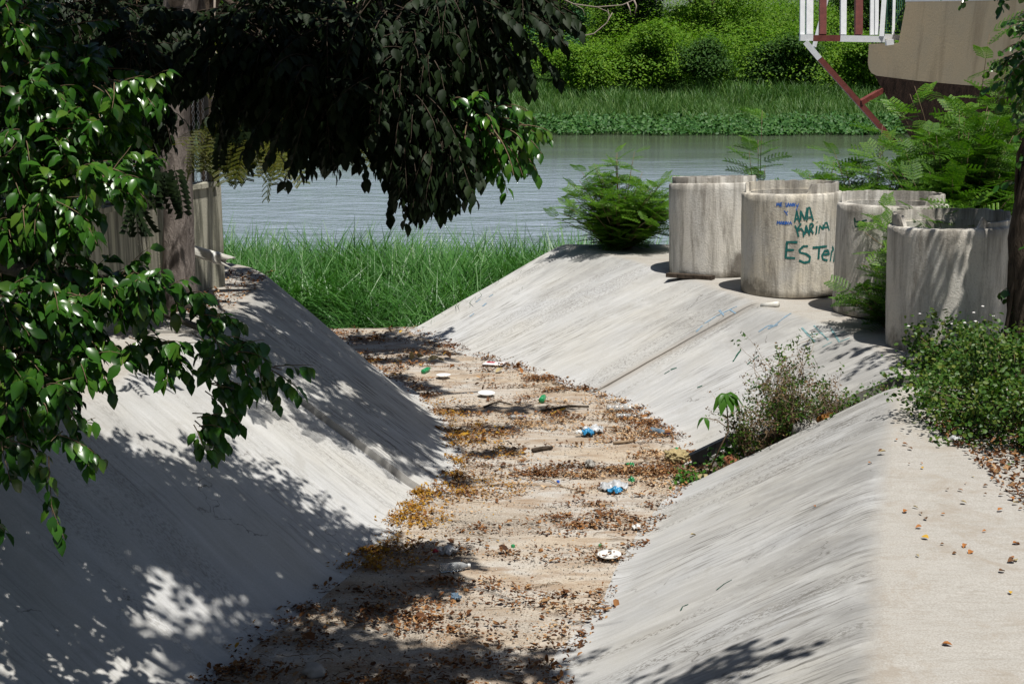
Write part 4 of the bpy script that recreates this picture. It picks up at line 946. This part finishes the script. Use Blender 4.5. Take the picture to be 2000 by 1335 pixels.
# --- vine wrapped trunk at the right edge, its crown over the last ring
FD = Vector((4.56, 11.75, 0)); fd = thing('vine_covered_tree', 'dark leaning trunk wrapped in vines at the right edge beside the nearest ring', 'tree', FD)
tb = MB(); tb.tube([(.08, .05, -.3), (.0, 0, .6), (-.03, 0, 1.2), (.0, 0, 1.7), (.1, 0, 2.5), (.4, -.1, 3.6), (.6, -.2, 4.6)], [.13, .11, .13, .12, .1, .09, .06], 12, .4)
for a in range(5):
    tb.tube([(.1*math.cos(a*1.3+z*1.5)+(-.02 if z < 2 else .08), .1*math.sin(a*1.3+z*1.5), z) for z in np.linspace(0, 2.6, 9)], .02, 5)
tb.build('trunk', M['bark_dark'], fd, True)
cl = [blob_sprays((.75, .2, 3.6), (.45, .5, .4), 130, L=(.3, .6), shell=.1), blob_sprays((.35, 1.0, 2.9), (.25, .25, .5), 70, L=(.2, .5), shell=.1), blob_sprays((.4, -.1, 4.0), (1.2, .9, .5), 80, L=(.3, .7), shell=.1), blob_sprays((.15, 0, 2.15), (.2, .2, .35), 36, L=(.15, .3), shell=.4), blob_sprays((.15, -.05, 1.2), (.22, .25, .7), 30, L=(.15, .3), shell=.4)]
tw, P, X, N = spray_set(*S3(*cl), 30, droop=.8); twig_mesh(tw, .005, .002, M['twig'], fd)
scatter('crown', LEAF_ROUND, P, X, N, rnd(len(P), .05, .10), M['ficus'], fd)

# ------------------------------------------------------------------ shrubs
def leucaena(label, base, h, spread, nst, per, fl, m, lean=(0, 0), name='feathery_shrub', low=.15):
    t = thing(name, label, 'shrub', base); mb = MB(); P = []; X = []; N = []
    for k in range(nst):
        a = rng.uniform(0, 6.28); q = spread*math.sqrt(rng.random()); hh = h*rng.uniform(.5, 1.1)*(1-.5*(q/spread)**2)
        e = np.array([math.cos(a)*q+lean[0]*hh, math.sin(a)*q+lean[1]*hh, hh]); s = np.array([math.cos(a)*q*.15, math.sin(a)*q*.15, 0])
        mid = s+(e-s)*np.array([.35, .35, .6]); pts = [(1-u)**2*s+2*u*(1-u)*mid+u*u*e for u in np.linspace(0, 1, 7)]
        mb.tube(pts, np.linspace(.011, .003, 7).tolist(), 5)
        for j in range(per):
            u = low+(1-low)*(j+rng.random())/per; i = min(5, int(u*6)); p = pts[i]+(pts[i+1]-pts[i])*(u*6-i)
            b = rng.uniform(0, 6.28); d = np.array([math.cos(b), math.sin(b), rng.uniform(.0, .7)*(1 if u < .85 else 1.6)])
            P.append(p); X.append(d); N.append(np.array([0, 0, 1.0])+rng.normal(size=3)*.25)
    mb.build('stems', M['twig'], t, True)
    scatter('foliage', FROND, P, X, N, rnd(len(P), fl*.7, fl*1.15), m, t); return t
leucaena('bright feathery shrub at the end of the crest, left of the farthest ring', at(1210, 485, 0), 1.38, 1.0, 95, 13, .30, M['leucaena'], low=.05)
leucaena('thin feathery sapling rising behind the farthest ring', (3.55, 19.1, -.05), 2.15, .35, 9, 12, .36, M['leucaena_deep'], low=.35)
leucaena('low feathery shrub behind the painted ring', (4.25, 18.3, -.05), 1.65, .6, 14, 12, .36, M['leucaena_deep'], low=.3)
leucaena('dense feathery thicket behind the rings, below the building', (5.55, 16.6, -.05), 2.15, 1.2, 92, 20, .37, M['leucaena_deep'], low=.15)
leucaena('tall feathery shrub in front of the dark stone base', (6.1, 18.0, -.05), 3.05, 1.15, 54, 18, .40, M['leucaena'], low=.2)
leucaena('feathery shrub between the painted ring and the river', (4.75, 17.6, -.05), 2.1, .8, 40, 15, .36, M['leucaena'], low=.2)
leucaena('drooping feathery shrub growing between the two nearest rings', (4.72, 13.85, 0), 1.6, .85, 30, 12, .32, M['leucaena'], lean=(-.40, -.12), low=.3)
leucaena('small feathery sprout at the foot of the half hidden ring', (4.0, 13.75, 0), .6, .5, 12, 9, .28, M['leucaena_deep'], lean=(-.2, -.2))
def small_bush(label, base, radii, ncl, per, leaf, m, stems=20, name='leafy_bush', tmpl=LEAF_ROUND, twigs='twig', dry=0, catg='bush', spread=.055, up=-.1):
    t = thing(name, label, catg, base); mb = MB()
    d = randdir(ncl*3); d = d[d[:, 2] > up][:ncl]; bulge = np.array([[.82+.55*mnoise.noise(Vector(q)*2.1+Vector((base[0]*7, base[1]*3, 0)))] for q in d.tolist()])
    cc = d*np.array(radii)*(.45+.55*rng.random((len(d), 1))**.6)*bulge
    sh = rng.random(len(d)) < .07; cc[sh] *= 1.22   # stray shoots
    for c in cc[:stems]:
        s = np.array([c[0]*.2, c[1]*.2, -.03]); mid = (s+c)/2+np.array([0, 0, .08]); mb.tube([s, mid, c], [.006, .004, .002], 4)
    mb.build('stems', M[twigs], t, True)
    P = np.repeat(cc, per, 0)+rng.normal(size=(len(cc)*per, 3))*spread
    N = norm(rng.normal(size=P.shape)*.55+np.array([0, -.15, .8])); X = np.cross(N, randdir(len(P)))
    keep = P[:, 2] > -.02; P, N, X = P[keep], N[keep], X[keep]
    scatter('foliage', tmpl, P, X, N, leaf*rng.uniform(.6, 1.3, len(P)), m, t)
    return t
small_bush('dense dark green leafy bush on the right terrace by the edge of the picture', (3.92, 9.95, -.02), (.92, 1.1, .84), 680, 20, .036, M['bush'], 120)
small_bush('lower spreading part of green weeds with white flowers at the foot of the nearest ring', (4.02, 11.75, -.02), (.6, .55, .5), 170, 15, .045, M['bush'], 60, name='flowering_weed', catg='weed')
small_bush('green leafy bush at the right edge nearest to the camera', (4.1, 8.95, -.02), (.55, .55, .42), 170, 16, .040, M['bush'], 50)
wd_ = [q for q in bpy.data.objects if q.get('category') == 'weed'][0]
for k in range(9):
    p = Vector((random.uniform(3.5, 4.4), random.uniform(11.4, 11.9), random.uniform(.42, .62)))
    MB().lathe([(.004, 0), (.016, .006), (.004, .012)], 6, Matrix.Translation(p-Vector((4.02, 11.75, -.02)))).build('flower', M['flower'], wd_)
# leaf heap under the bush
n = 2600; P = np.stack([rnd(n, 3.2, 4.6), rnd(n, 7.6, 10.2), np.zeros(n)], 1)
ed = 2.88+.14*(P[:, 1]-8.6)+.15*np.sin(P[:, 1]*5); keep = P[:, 0] > ed+.25*rng.random(n)+.2*np.clip(8.6-P[:, 1], 0, 2); P = P[keep]; n = len(P); P[:, 2] = rnd(n, .005, .04)
N = norm(rng.normal(size=(n, 3))*.5+np.array([0, 0, 1])); X = np.cross(N, randdir(n))
tag(scatter('leaf_litter', LEAF_CURL, P, X, N, rnd(n, .025, .05), M['litter']), 'brown leaf litter spread under the bush on the right terrace', 'leaf litter', kind='stuff')

# ------------------------------------------------------------------ weedy gully between the two right slopes
G0 = Vector((1.64, 11.8, -1.0)); G1 = Vector((3.38, 11.38, 0.0))
gp = lambda t, dz=0, dy=0: G0.lerp(G1, t)+Vector((0, dy, dz))
V = []; F = []; k = 40
for i in range(k):
    c = gp(i/(k-1), -.16)
    for j, off in enumerate((-.30, -.15, 0, .15, .36)):
        V.append((c.x+off*.2, c.y+off, c.z+.05*mnoise.noise(Vector((c.x*5, off*6, 0)))+(.05 if j in (1, 2) else -.02)))
for i in range(k-1):
    for j in range(4): F.append((i*5+j, i*5+j+1, (i+1)*5+j+1, (i+1)*5+j))
me = bpy.data.meshes.new('gully_soil'); me.from_pydata(V, [], F); me.update(); tag(link('gully_soil', me, M['soil'], None, True), kind='structure')
def dry_shrub(label, base, h, rx, nst, nleaf, gl, name='dry_shrub', mgreen='bush'):
    t = thing(name, label, 'shrub', base); mb = MB(); P = []; X = []; Pg = []; Xg = []
    for i in range(nst):
        a = rng.uniform(0, 6.28); q = rx*rng.random(); hh = h*rng.uniform(.4, 1.0)*(1-.4*q/rx)
        p = np.array([math.cos(a)*q*.4, math.sin(a)*q*.3, 0]); d = np.array([math.cos(a)*q/h, math.sin(a)*q*.7/h, 1.0]); pts = [p.copy()]
        for s in range(7):
            d = d+rng.normal(size=3)*.28; d[2] = abs(d[2])*.8+.25; d /= np.linalg.norm(d); p = p+d*hh/7; pts.append(p.copy())
            if s > 1:
                for b in range(2):
                    e = p+(d*.4+rng.normal(size=3)*.9)*hh*.13; mb.tube([p, (p+e)/2+rng.normal(size=3)*.008, e], [.0022, .0018, .0012], 3, cap=False)
                    (P if rng.random() > gl else Pg).append(e)
        mb.tube(pts, np.linspace(.0055, .002, 8).tolist(), 4)
    mb.build('stems', M['drytwig'], t)
    for nm, L, m, sz in (('dry_leaves', P, M['drybrush'], .026), ('foliage', Pg, M[mgreen], .036)):
        if not L: continue
        Q = np.repeat(np.array(L), nleaf, 0); Q = Q+rng.normal(size=Q.shape)*.025
        N = norm(rng.normal(size=Q.shape)+np.array([0, -.2, .5])); X = np.cross(N, randdir(len(Q)))
        scatter(nm, LEAF_FLAT, Q, X, N, sz*rng.uniform(.6, 1.4, len(Q)), m, t)
    return t
dry_shrub('tall brown and green dry shrub in the middle of the weedy gully', gp(.47, -.10), 1.08, .26, 62, 8, .5)
dry_shrub('leggy small leaved weed left of the tall dry shrub', gp(.30, -.08), .66, .26, 26, 5, .6, 'leggy_weed')
dry_shrub('sparse wiry weed right of the tall dry shrub in the gully', gp(.66, -.1), .50, .30, 20, 2, .45, 'wiry_weed')
dry_shrub('matted dry brown brush at the low end of the gully', gp(.22, -.14, -.1), .2, .34, 30, 3, .08, 'dry_brush')
dry_shrub('matted dry brown brush below the tall shrub', gp(.38, -.12, -.1), .25, .3, 30, 3, .2, 'dry_brush')
small_bush('low green weed at the upper end of the gully', gp(.80, -.08, -.05), (.18, .10, .13), 26, 10, .032, M['bush'], 14, 'low_weed', catg='weed')
small_bush('small green weed in the middle of the gully by the grey stone', gp(.50, -.08, -.12), (.2, .1, .13), 30, 12, .032, M['bush'], 10, 'low_weed', catg='weed')
small_bush('tiny green weed at the very top of the gully', gp(.93, -.06, -.03), (.12, .08, .12), 20, 10, .03, M['bush'], 8, 'low_weed', catg='weed')
small_bush('small bright green weed at the low end of the gully beside the floor', at(1350, 945, -1), (.13, .12, .15), 22, 10, .036, M['bigleaf'], 8, 'low_weed', catg='weed')
small_bush('bright broad leaved weed among the brush', gp(.2, -.1), (.16, .1, .28), 26, 9, .05, M['bigleaf'], 10, 'low_weed', catg='weed')
# sapling with large drooping leaves
sp = thing('large_leaf_sapling', 'slender sapling with a few large drooping bright leaves left of the dry shrub', 'sapling', gp(.05, -.12, -.12))
top = atd(1418, 768, 12.0)-sp.location; br = atd(1376, 815, 11.95)-sp.location; md = atd(1424, 838, 12.0)-sp.location
mb = MB(); mb.tube([(0, 0, 0), md*.98, top], [.009, .007, .005], 6); mb.tube([md, (md+br)/2+Vector((0, 0, .03)), br], [.005, .004, .003], 5); mb.build('stem', M['twig'], sp, True)
P = []; X = []; N = []; S = []
for a, L in ((175, .16), (210, .17), (250, .18), (290, .17), (330, .2), (5, .24), (40, .15), (100, .15)):
    P.append(top); X.append((math.cos(R(a)), .8*math.sin(R(a)), -.35 if a != 5 else -.15)); N.append((0, -.2, 1)); S.append(L)
for a, L in ((180, .11), (300, .1)): P.append(br); X.append((math.cos(R(a)), math.sin(R(a)), -.5)); N.append((0, -.2, 1)); S.append(L)
scatter('foliage', leaf_tmpl(.52, .15, .75), P, X, N, np.array(S), M['bigleaf'], sp)
# stones and junk in the gully
def lump(name, label, catg, loc, size, m, seed=0, rough=.35, sub=3, group=None, freq=1.6):
    bm = bmesh.new(); bmesh.ops.create_icosphere(bm, subdivisions=sub, radius=1)
    for v in bm.verts:
        k = 1+rough*mnoise.noise(v.co*freq+Vector((seed, seed*2, 0)))+rough*.5*mnoise.noise(v.co*freq*2.7+Vector((seed, 0, seed)))
        v.co = Vector((v.co.x*size[0]*k, v.co.y*size[1]*k, v.co.z*size[2]*k))
    me = bpy.data.meshes.new(name); bm.to_mesh(me); bm.free(); o = link(name, me, m, None, True); o.location = loc; tag(o, label, catg, group); return o
lump('stone', 'pale grey boulder lodged in the weedy gully', 'stone', gp(.56, -.02, -.14), (.13, .11, .10), M['rock'], 3)
lump('rusty_lump', 'orange brown lump beside the pale boulder in the gully', 'debris', gp(.68, -.05, -.1), (.12, .08, .07), M['orange'], 5)
lump('brick_fragment', 'terracotta brick fragment at the base of the dry brush', 'brick', gp(.20, .0, -.1), (.06, .05, .05), M['brick'], 8, .5)
lump('stone', 'small tan stone at the mouth of the gully', 'stone', at(1372, 935, -.96), (.07, .06, .045), M['tanleaf'], 11)
a0 = at(1352, 912, -.98); a1 = at(1440, 868, -.78)
bxo = MB(); bxo.bar(a0+Vector((0, .05, .05)), a1+Vector((0, .05, .04)), .06, .13); tag(bxo.build('black_plank', M['black']), 'black plank on edge along the low end of the gully', 'plank')

# ------------------------------------------------------------------ litter and rubbish on the floor
def fz(p): return Vector((p.x, p.y, FLOOR_Z+.012*mnoise.noise(Vector((p.x*.8, p.y*.8, 0)))))
def fat(px, py): return fz(at(px, py, FLOOR_Z))
def plate(label, px, py, r=.115):
    p = fat(px, py); t = MB(); t.lathe([(r*.02, .006), (r*.6, .004), (r*.72, .012), (r, .026), (r*.99, .031), (r*.7, .017), (r*.58, .010), (r*.02, .010)], 28)
    o = t.build('foam_plate', M['foam'], None, True); o.location = p+Vector((0, 0, .018)); o.rotation_euler = (R(random.uniform(-2, 4)), R(random.uniform(-3, 3)), 0); tag(o, label, 'plate', 'white foam plates on the channel floor')
plate('white foam plate on the far floor behind the green bottle', 866, 738, .09); plate('white foam plate near the bend, left of the green bottle', 950, 773, .10); plate('white foam plate under dry leaves by the right slope', 1190, 1093, .092)
BOT = [(.0305, 0), (.0335, .006), (.0335, .05), (.0305, .058), (.0335, .066), (.0335, .13), (.031, .14), (.0335, .148), (.028, .175), (.013, .205), (.0125, .215)]
def bottle(label, px, py, m, capm, rz=0, sc_=1.0, tilt=0, name='plastic_bottle', fill=True):
    t = thing(name, label, 'bottle', fat(px, py)+Vector((0, 0, .034*sc_)), 0, 'plastic bottles on the channel floor'); t.rotation_euler = (0, R(90-tilt), R(rz)); t.scale = (sc_,)*3
    MB().lathe([(a, b-.1) for a, b in BOT], 18).build('body', m, t, True)
    MB().lathe([(.0145, .112), (.0155, .114), (.0155, .131), (.014, .133)], 14).build('cap', capm, t, True)
bottle('green plastic bottle standing out among far dry leaves', 832, 727, M['g_bottle'], M['g_bottle'], 70, .9); bottle('green plastic bottle lying above the dark shadow band', 1060, 784, M['g_bottle'], M['g_bottle'], 80, 1.0)
bottle('clear ribbed plastic bottle at the foot of the right slope joint', 1205, 804, M['clear'], M['foam'], 5, 1.15); bottle('clear crushed bottle just below the ribbed one', 1220, 818, M['clear'], M['foam'], 8, .9)
bottle('bluish plastic bottle with a blue cap near the right edge of the floor', 1286, 848, M['clear_blue'], M['dblue'], -40, .95); bottle('clear plastic bottle beside brown leaves on the near floor', 885, 1116, M['clear'], M['foam'], 15, 1.0); bottle('clear bottle half buried near the left slope shadow', 1010, 818, M['clear'], M['dblue'], 12, .7)
def crumple(name, label, catg, px, py, size, m, seed, extra=None, rz=0):
    p = fat(px, py); t = thing(name, label, catg, p+Vector((0, 0, size[2]*.5)), rz)
    def sheet(sz, mm, nm, off, sd):
        k = 18; V = []; F = []
        for i in range(k+1):
            for j in range(k+1):
                x, y = (i/k-.5), (j/k-.5); r = 1-.35*(x*x+y*y)*2
                z = .6*mnoise.noise(Vector((x*5+sd, y*3, sd)))+.3*mnoise.noise(Vector((x*13, y*9+sd, 2)))
                V.append((off[0]+x*sz[0]*r+.02*mnoise.noise(Vector((x*8, y*8, sd+3))), off[1]+y*sz[1]*r, off[2]+z*sz[2]+max(0, .35-2*(x*x+y*y))*sz[2]))
        for i in range(k):
            for j in range(k): F.append((i*(k+1)+j, (i+1)*(k+1)+j, (i+1)*(k+1)+j+1, i*(k+1)+j+1))
        me = bpy.data.meshes.new(nm); me.from_pydata(V, [], F); me.update(); o = link(nm, me, mm, t, True); sol = o.modifiers.new('thick', 'SOLIDIFY'); sol.thickness = .002
    sheet(size, m, 'wrapper', (0, 0, 0), seed)
    for e in extra or []: sheet(e[0], e[1], 'printed_panel', e[2], seed+4)
    return t
crumple('plastic_wrapper', 'grey and blue crumpled plastic wrapper in the middle of the floor', 'wrapper', 1158, 846, (.26, .2, .09), M['greybag'], 1, [((.15, .12, .07), M['blue'], (-.06, -.12, .0)), ((.07, .05, .05), M['foam'], (-.15, -.13, 0))])
crumple('plastic_bag', 'grey striped plastic bag with a blue printed corner nearer the camera', 'bag', 1198, 955, (.32, .22, .07), M['greybag'], 6, [((.16, .10, .05), M['blue'], (-.02, -.12, 0)), ((.06, .05, .05), M['g_bottle'], (.19, .07, .02))], R(12))
crumple('foil_wrapper', 'crumpled silver wrapper with a red end on the near floor', 'wrapper', 876, 1084, (.17, .13, .07), M['greybag'], 12, [((.04, .05, .03), M['red'], (-.1, -.02, 0))])
crumple('white_rag', 'crumpled off white rag by dry leaves in the middle of the floor', 'rag', 1152, 915, (.11, .12, .09), M['rock'], 15)
crumple('white_scrap', 'torn white foam scrap at the foot of the near right slope', 'scrap', 1243, 1034, (.08, .07, .05), M['foam'], 18)
crumple('blue_scrap', 'pale blue plastic scrap at the edge of the near shadow', 'scrap', 890, 1173, (.09, .08, .06), M['clear_blue'], 19)
crumple('green_foil', 'bright green plastic scrap near the twigs', 'scrap', 1230, 912, (.09, .09, .05), M['g_bottle'], 21); crumple('green_foil', 'bright green plastic scrap by the right edge above the tan tuft', 'scrap', 1322, 880, (.10, .05, .03), M['g_bottle'], 23)
crumple('silver_packet', 'silver crumpled packet under the bush on the right terrace', 'packet', 1866, 862, (.12, .05, .03), M['greybag'], 25)
bpy.data.objects['silver_packet'].location = at(1868, 855, .03)
# magazine
mg = thing('magazine', 'folded magazine with red printing lying on the far floor', 'magazine', fat(966, 713)+Vector((0, 0, .003)), R(-14))
MB().box((0, 0, .012), (.27, .2, .02)).build('pages', M['black'], mg); MB().box((-.005, -.002, .0245), (.262, .192, .003)).build('cover', M['paper'], mg); MB().box((-.06, .04, .0275), (.1, .06, .002)).build('printing', M['red'], mg)
for px, py, r, m, lb in ((1002, 1068, .016, 'g_bottle', 'green bottle cap on the gravel in the middle of the near floor'), (1172, 1067, .014, 'g_bottle', 'green bottle cap near the right slope'), (1090, 942, .015, 'dblue', 'blue bottle cap in the middle of the floor')):
    o = MB().lathe([(r, 0), (r, .018), (r*.85, .021)], 14).build('bottle_cap', M[m]); o.location = fat(px, py); tag(o, lb, 'bottle cap')
# sticks
def stick(label, pts, r, m, name='stick'):
    tag(MB().tube([fat(x, y)+Vector((0, 0, r+.004+dz)) for x, y, dz in pts], [r, r*.95, r*.7][:len(pts)] if len(pts) == 3 else np.linspace(r, r*.5, len(pts)).tolist(), 7, .2).build(name, m, None, True), label, 'stick')
stick('short yellow stick pointing up the channel', [(1077, 811, 0), (1090, 805, 0), (1104, 800, 0)], .013, M['yleaf']); stick('curved dark stick above the shadow band', [(945, 797, 0), (975, 788, .01), (998, 792, 0)], .012, M['bark_dark'])
stick('long thin grey twig across the middle of the floor', [(915, 953, 0), (985, 948, .01), (1100, 952, 0), (1150, 965, 0)], .007, M['drytwig']); stick('forked brown twig right of the green scrap', [(1240, 908, 0), (1268, 905, .03), (1300, 912, .01), (1345, 912, 0)], .006, M['drytwig'])
stick('straight brown twig slanting down the middle of the floor', [(1040, 935, 0), (1075, 940, .01), (1100, 952, 0)], .007, M['drytwig']); stick('flat pale bark strip near the right edge of the floor', [(1198, 868, 0), (1225, 866, .005), (1240, 863, 0)], .016, M['drytwig'], 'bark_strip')
stick('dark fallen branch under the crossing shadow', [(1055, 806, 0), (1110, 800, .02), (1150, 798, 0)], .016, M['bark_dark']); stick('dark log stub in the middle of the floor', [(1040, 884, 0), (1060, 880, 0), (1079, 878, 0)], .022, M['bark_dark'])
lump('fibre_tuft', 'round tuft of pale tan fibres against the right slope', 'tuft', fat(1322, 902)+Vector((0, 0, .05)), (.11, .1, .07), M['tanleaf'], 31, .6, 4, freq=5)
lump('stone', 'grey stone half in shadow at the bottom edge of the picture', 'stone', fat(612, 1318)+Vector((0, 0, .03)), (.07, .06, .05), M['rock'], 33)
# large dry leaves and husks on the far floor: individuals
specs = [(816, 700, .16, 'tanleaf'), (800, 705, .14, 'tanleaf'), (835, 706, .15, 'tanleaf'), (783, 708, .13, 'tanleaf'), (880, 700, .12, 'bleaf'), (868, 706, .1, 'tanleaf'), (1010, 717, .1, 'oleaf'), (968, 729, .11, 'tanleaf'), (1020, 731, .08, 'oleaf'), (878, 720, .08, 'oleaf'), (918, 727, .07, 'bleaf'), (768, 712, .05, 'yleaf'), (824, 716, .05, 'yleaf'), (776, 736, .05, 'yleaf'), (866, 694, .05, 'yleaf'), (742, 707, .08, 'oleaf'), (890, 682, .08, 'oleaf'), (857, 680, .07, 'oleaf'), (765, 650, .06, 'oleaf'), (697, 650, .07, 'oleaf'), (732, 655, .05, 'oleaf'), (780, 652, .07, 'yleaf'), (926, 752, .07, 'bleaf'), (943, 762, .05, 'bleaf')]
LM = {}
for i, (px, py, s, m) in enumerate(specs):
    p = fat(px, py)+Vector((0, 0, .012)); d = randdir(1)[0]; d[2] = abs(d[2])*.35
    o = scatter('dry_leaf', leaf_tmpl(.6, .5, -.35), [(0, 0, 0)], [d], [(rng.normal()*.35, rng.normal()*.35, 1)], np.array([s]), M[m]); o.location = p
    tag(o, {'tanleaf': 'large curled tan dry leaf on the far end of the floor', 'oleaf': 'curled orange brown husk on the far end of the floor', 'bleaf': 'dark brown dry leaf on the far end of the floor', 'yleaf': 'yellow fallen pod on the far end of the floor'}[m], 'dry leaf', 'dry leaves on the far floor')
# single leaves on the right terrace
lp = [(1768, 867), (1778, 875), (1750, 858), (1724, 882), (1776, 905), (1800, 904), (1801, 913), (1768, 998), (1788, 990), (1798, 1002), (1842, 1003), (1850, 955), (1876, 956), (1882, 980), (1924, 964), (1954, 995), (1956, 965), (1976, 973), (1984, 982), (1993, 993), (1794, 1029), (1808, 1012), (1922, 1037), (1806, 1050), (1840, 1062), (1884, 1066), (1864, 1080), (1895, 1078), (1984, 1093), (1974, 1096), (1976, 1088), (1957, 1115), (1985, 1062), (1792, 1085), (1925, 948), (1958, 947), (1990, 952), (1886, 943), (1900, 930), (1973, 1156), (1850, 1258), (1720, 880), (1591, 990), (1355, 1046), (1820, 862), (1700, 905)]
protos = {}
for i, (px, py) in enumerate(lp):
    m = 'yleaf' if (px, py) in ((1806, 1050), (1801, 913), (1973, 1156)) else ('oleaf', 'bleaf', 'oleaf', 'tanleaf', 'bleaf')[i % 5]
    if m not in protos:
        protos[m] = scatter('fallen_leaf', leaf_tmpl(.6, .35, .12), [(-.025, 0, .004)], [(1, 0, .02)], [(0, .1, 1)], np.array([.05]), M[m]); o = protos[m]
    else: o = protos[m].copy(); C.objects.link(o)
    z = .008
    if px < 1715: z = -.28 if px > 1500 else -.72
    p = at(px, py, z)
    if px < 1715: p = on_surface(px, py)
    o.location = p; o.rotation_euler = (random.uniform(-.2, .2), random.uniform(-.2, .2), random.uniform(0, 6.28)); s = random.uniform(.45, 1.05); o.scale = (s, s*random.uniform(.8, 1.4), s*random.uniform(.8, 1.6))
    tag(o, {'yleaf': 'yellow fallen leaf on bare concrete of the right terrace', 'oleaf': 'small orange brown curled leaf on the right terrace', 'bleaf': 'small dark brown curled leaf on the right terrace', 'tanleaf': 'small tan curled leaf on the right terrace'}[m], 'leaf', 'fallen leaves on the right terrace')
# carpet of litter on the floor: clustered by smooth noise, thicker along the left foot
def litter(name, label, n, m, dens, size, z=(.004, .03), tmpl=LEAF_CURL, heap=0.0, clump=(.05, .03)):
    out = []
    while len(out) < n:
        x = rng.uniform(-3.0, 2.0); y = rng.uniform(6.0, 18.8)
        if rng.random() < dens(x, y):
            if rng.random() < heap:      # a small wad of leaves caught together
                k = int(rng.integers(10, 75)); sx = clump[0]*rng.uniform(.6, 2.2); sy = clump[1]*rng.uniform(.6, 1.6); q = rng.normal(size=(k, 2))
                for u in q: out.append((x+u[0]*sx, y+u[1]*sy, .035*math.exp(-(u @ u)*.6)))
            else: out.append((x, y, 0))
    P = np.array([(q[0], q[1], fz(Vector((q[0], q[1], 0))).z+q[2]*rng.random()) for q in out]); P[:, 2] += rnd(len(P), *z)
    N = norm(rng.normal(size=P.shape)*.32+np.array([0, 0, 1])); X = np.cross(N, randdir(len(P)))
    return tag(scatter(name, tmpl, P, X, N, rng.uniform(*size, len(P))*np.exp(rng.normal(size=len(P))*.36), m), label, 'leaf litter', kind='stuff')
lys = BnL[:, 1].tolist()+BfL[:, 1].tolist(); lxs = BnL[:, 0].tolist()+BfL[:, 0].tolist()
rys = BnR[:, 1].tolist()+BfR[:, 1].tolist(); rxs = BnR[:, 0].tolist()+BfR[:, 0].tolist()
lfoot = lambda y: float(np.interp(y, lys, lxs)); rfoot = lambda y: float(np.interp(y, rys, rxs))
nz = lambda x, y, f, s: mnoise.noise(Vector((x*f*.55+.3*mnoise.noise(Vector((x*2, y*2, 5))), y*f*1.05+.35*mnoise.noise(Vector((x*1.3, y*1.3, 8))), s)))
def inside(x, y): return lfoot(y)-.15 < x < rfoot(y)+.15
def d_brown(x, y):
    if not inside(x, y): return 0
    a = nz(x, y, 1.7, 1)+.6*nz(x, y, 5, 2); dl = x-lfoot(y); dr = rfoot(y)-x
    b = .05 if a < .12 else min(1, (a-.12)*3)
    b *= 1.0 if y > 10.5 else .55
    b += .5*math.exp(-dl*3)*(y > 11) + .35*math.exp(-dr*4)*(y > 9.5)
    if y < 9.2: b += .25
    return min(1, b)*(1.0 if y > 8 else .8)
def d_pod(x, y):
    if not inside(x, y): return 0
    dr = rfoot(y)-x; a = nz(x, y, 2.2, 7)+.4*nz(x, y, 6, 3)
    return max(0, min(1, a*2+.1))*(1 if 11.2 < y < 15 else .08)*(1 if x > 0 else .2)
def d_petal(x, y):
    dl = x-lfoot(y)
    if dl < -.12 or not inside(x, y): return 0
    return math.exp(-max(0, dl)*4.0)*(1 if 9.4 < y < 14.0 else .04)*max(0, min(1, .5+nz(x, y, 3, 4)*1.6))
litter('leaf_litter', 'dry brown leaves and twigs strewn in drifts over the channel floor', 30000, M['litter'], d_brown, (.011, .033), heap=.6, clump=(.075, .028))
litter('leaf_litter', 'fine dark crumbs of rotted leaves in streaks on the channel floor', 16000, M['litter'], d_brown, (.005, .012), (.002, .008), heap=.5, clump=(.12, .03))
litter('leaf_litter', 'pale tan pods and husks scattered by the right side of the floor', 4200, M['pod'], d_pod, (.012, .026), heap=.06)
litter('petal_litter', 'yellow and orange petals piled along the foot of the left slope', 9500, M['petal'], d_petal, (.012, .026), (.004, .045), heap=.05)
def d_grit(x, y):
    if not inside(x, y): return 0
    return (.9 if y < 11 else .25)*max(0, min(1, .4+nz(x, y, 2, 9)*1.5))
GRAIN = ([(1, 0, 0), (-.5, .8, 0), (-.5, -.8, 0), (0, 0, .7), (.1, 0, -.3)], [(0, 1, 3), (1, 2, 3), (2, 0, 3), (1, 0, 4), (2, 1, 4), (0, 2, 4)])
t = NT('grit'); g = t.n('ShaderNodeNewGeometry'); t.base(t.ramp(g.outputs['Random Per Island'], [(0, (.09, .08, .07)), (.5, (.28, .25, .21)), (1, (.55, .52, .47))]), .9, .1)
litter('gravel', 'loose grit and small stones on the near floor', 7500, t.m, d_grit, (.003, .009), (.0, .004), GRAIN)['category'] = 'gravel'
# fine twigs in the litter
mb = MB(); k = 0
while k < 900:
    x = rng.uniform(-2.5, 1.9); y = rng.uniform(7, 18.5)
    if rng.random() > d_brown(x, y): continue
    a = rng.normal()*.5; L = rng.uniform(.04, .16); p = fz(Vector((x, y, 0)))+Vector((0, 0, .012)); d = Vector((math.cos(a), math.sin(a), 0)); s = d.cross(Vector((0, 0, 1)))
    mb.tube([p-d*L/2, p+s*rng.normal()*.015+Vector((0, 0, .012*rng.random())), p+d*L/2], [.003, .003, .0015], 3, cap=False); k += 1
tag(mb.build('twig_litter', M['twig']), 'thin broken twigs scattered through the leaf drifts', 'twigs', kind='stuff')
# leaves by the left wall foot
n = 500; P = np.stack([rnd(n, -3.3, -2.75), rnd(n, 12.6, 15.3), np.full(n, ZL+.035)], 1); N = norm(rng.normal(size=(n, 3))*.4+np.array([0, 0, 1])); X = np.cross(N, randdir(n))
tag(scatter('leaf_litter', LEAF_CURL, P, X, N, rnd(n, .02, .045), M['litter']), 'reddish dry leaves on the ledge at the foot of the stained wall', 'leaf litter', kind='stuff')
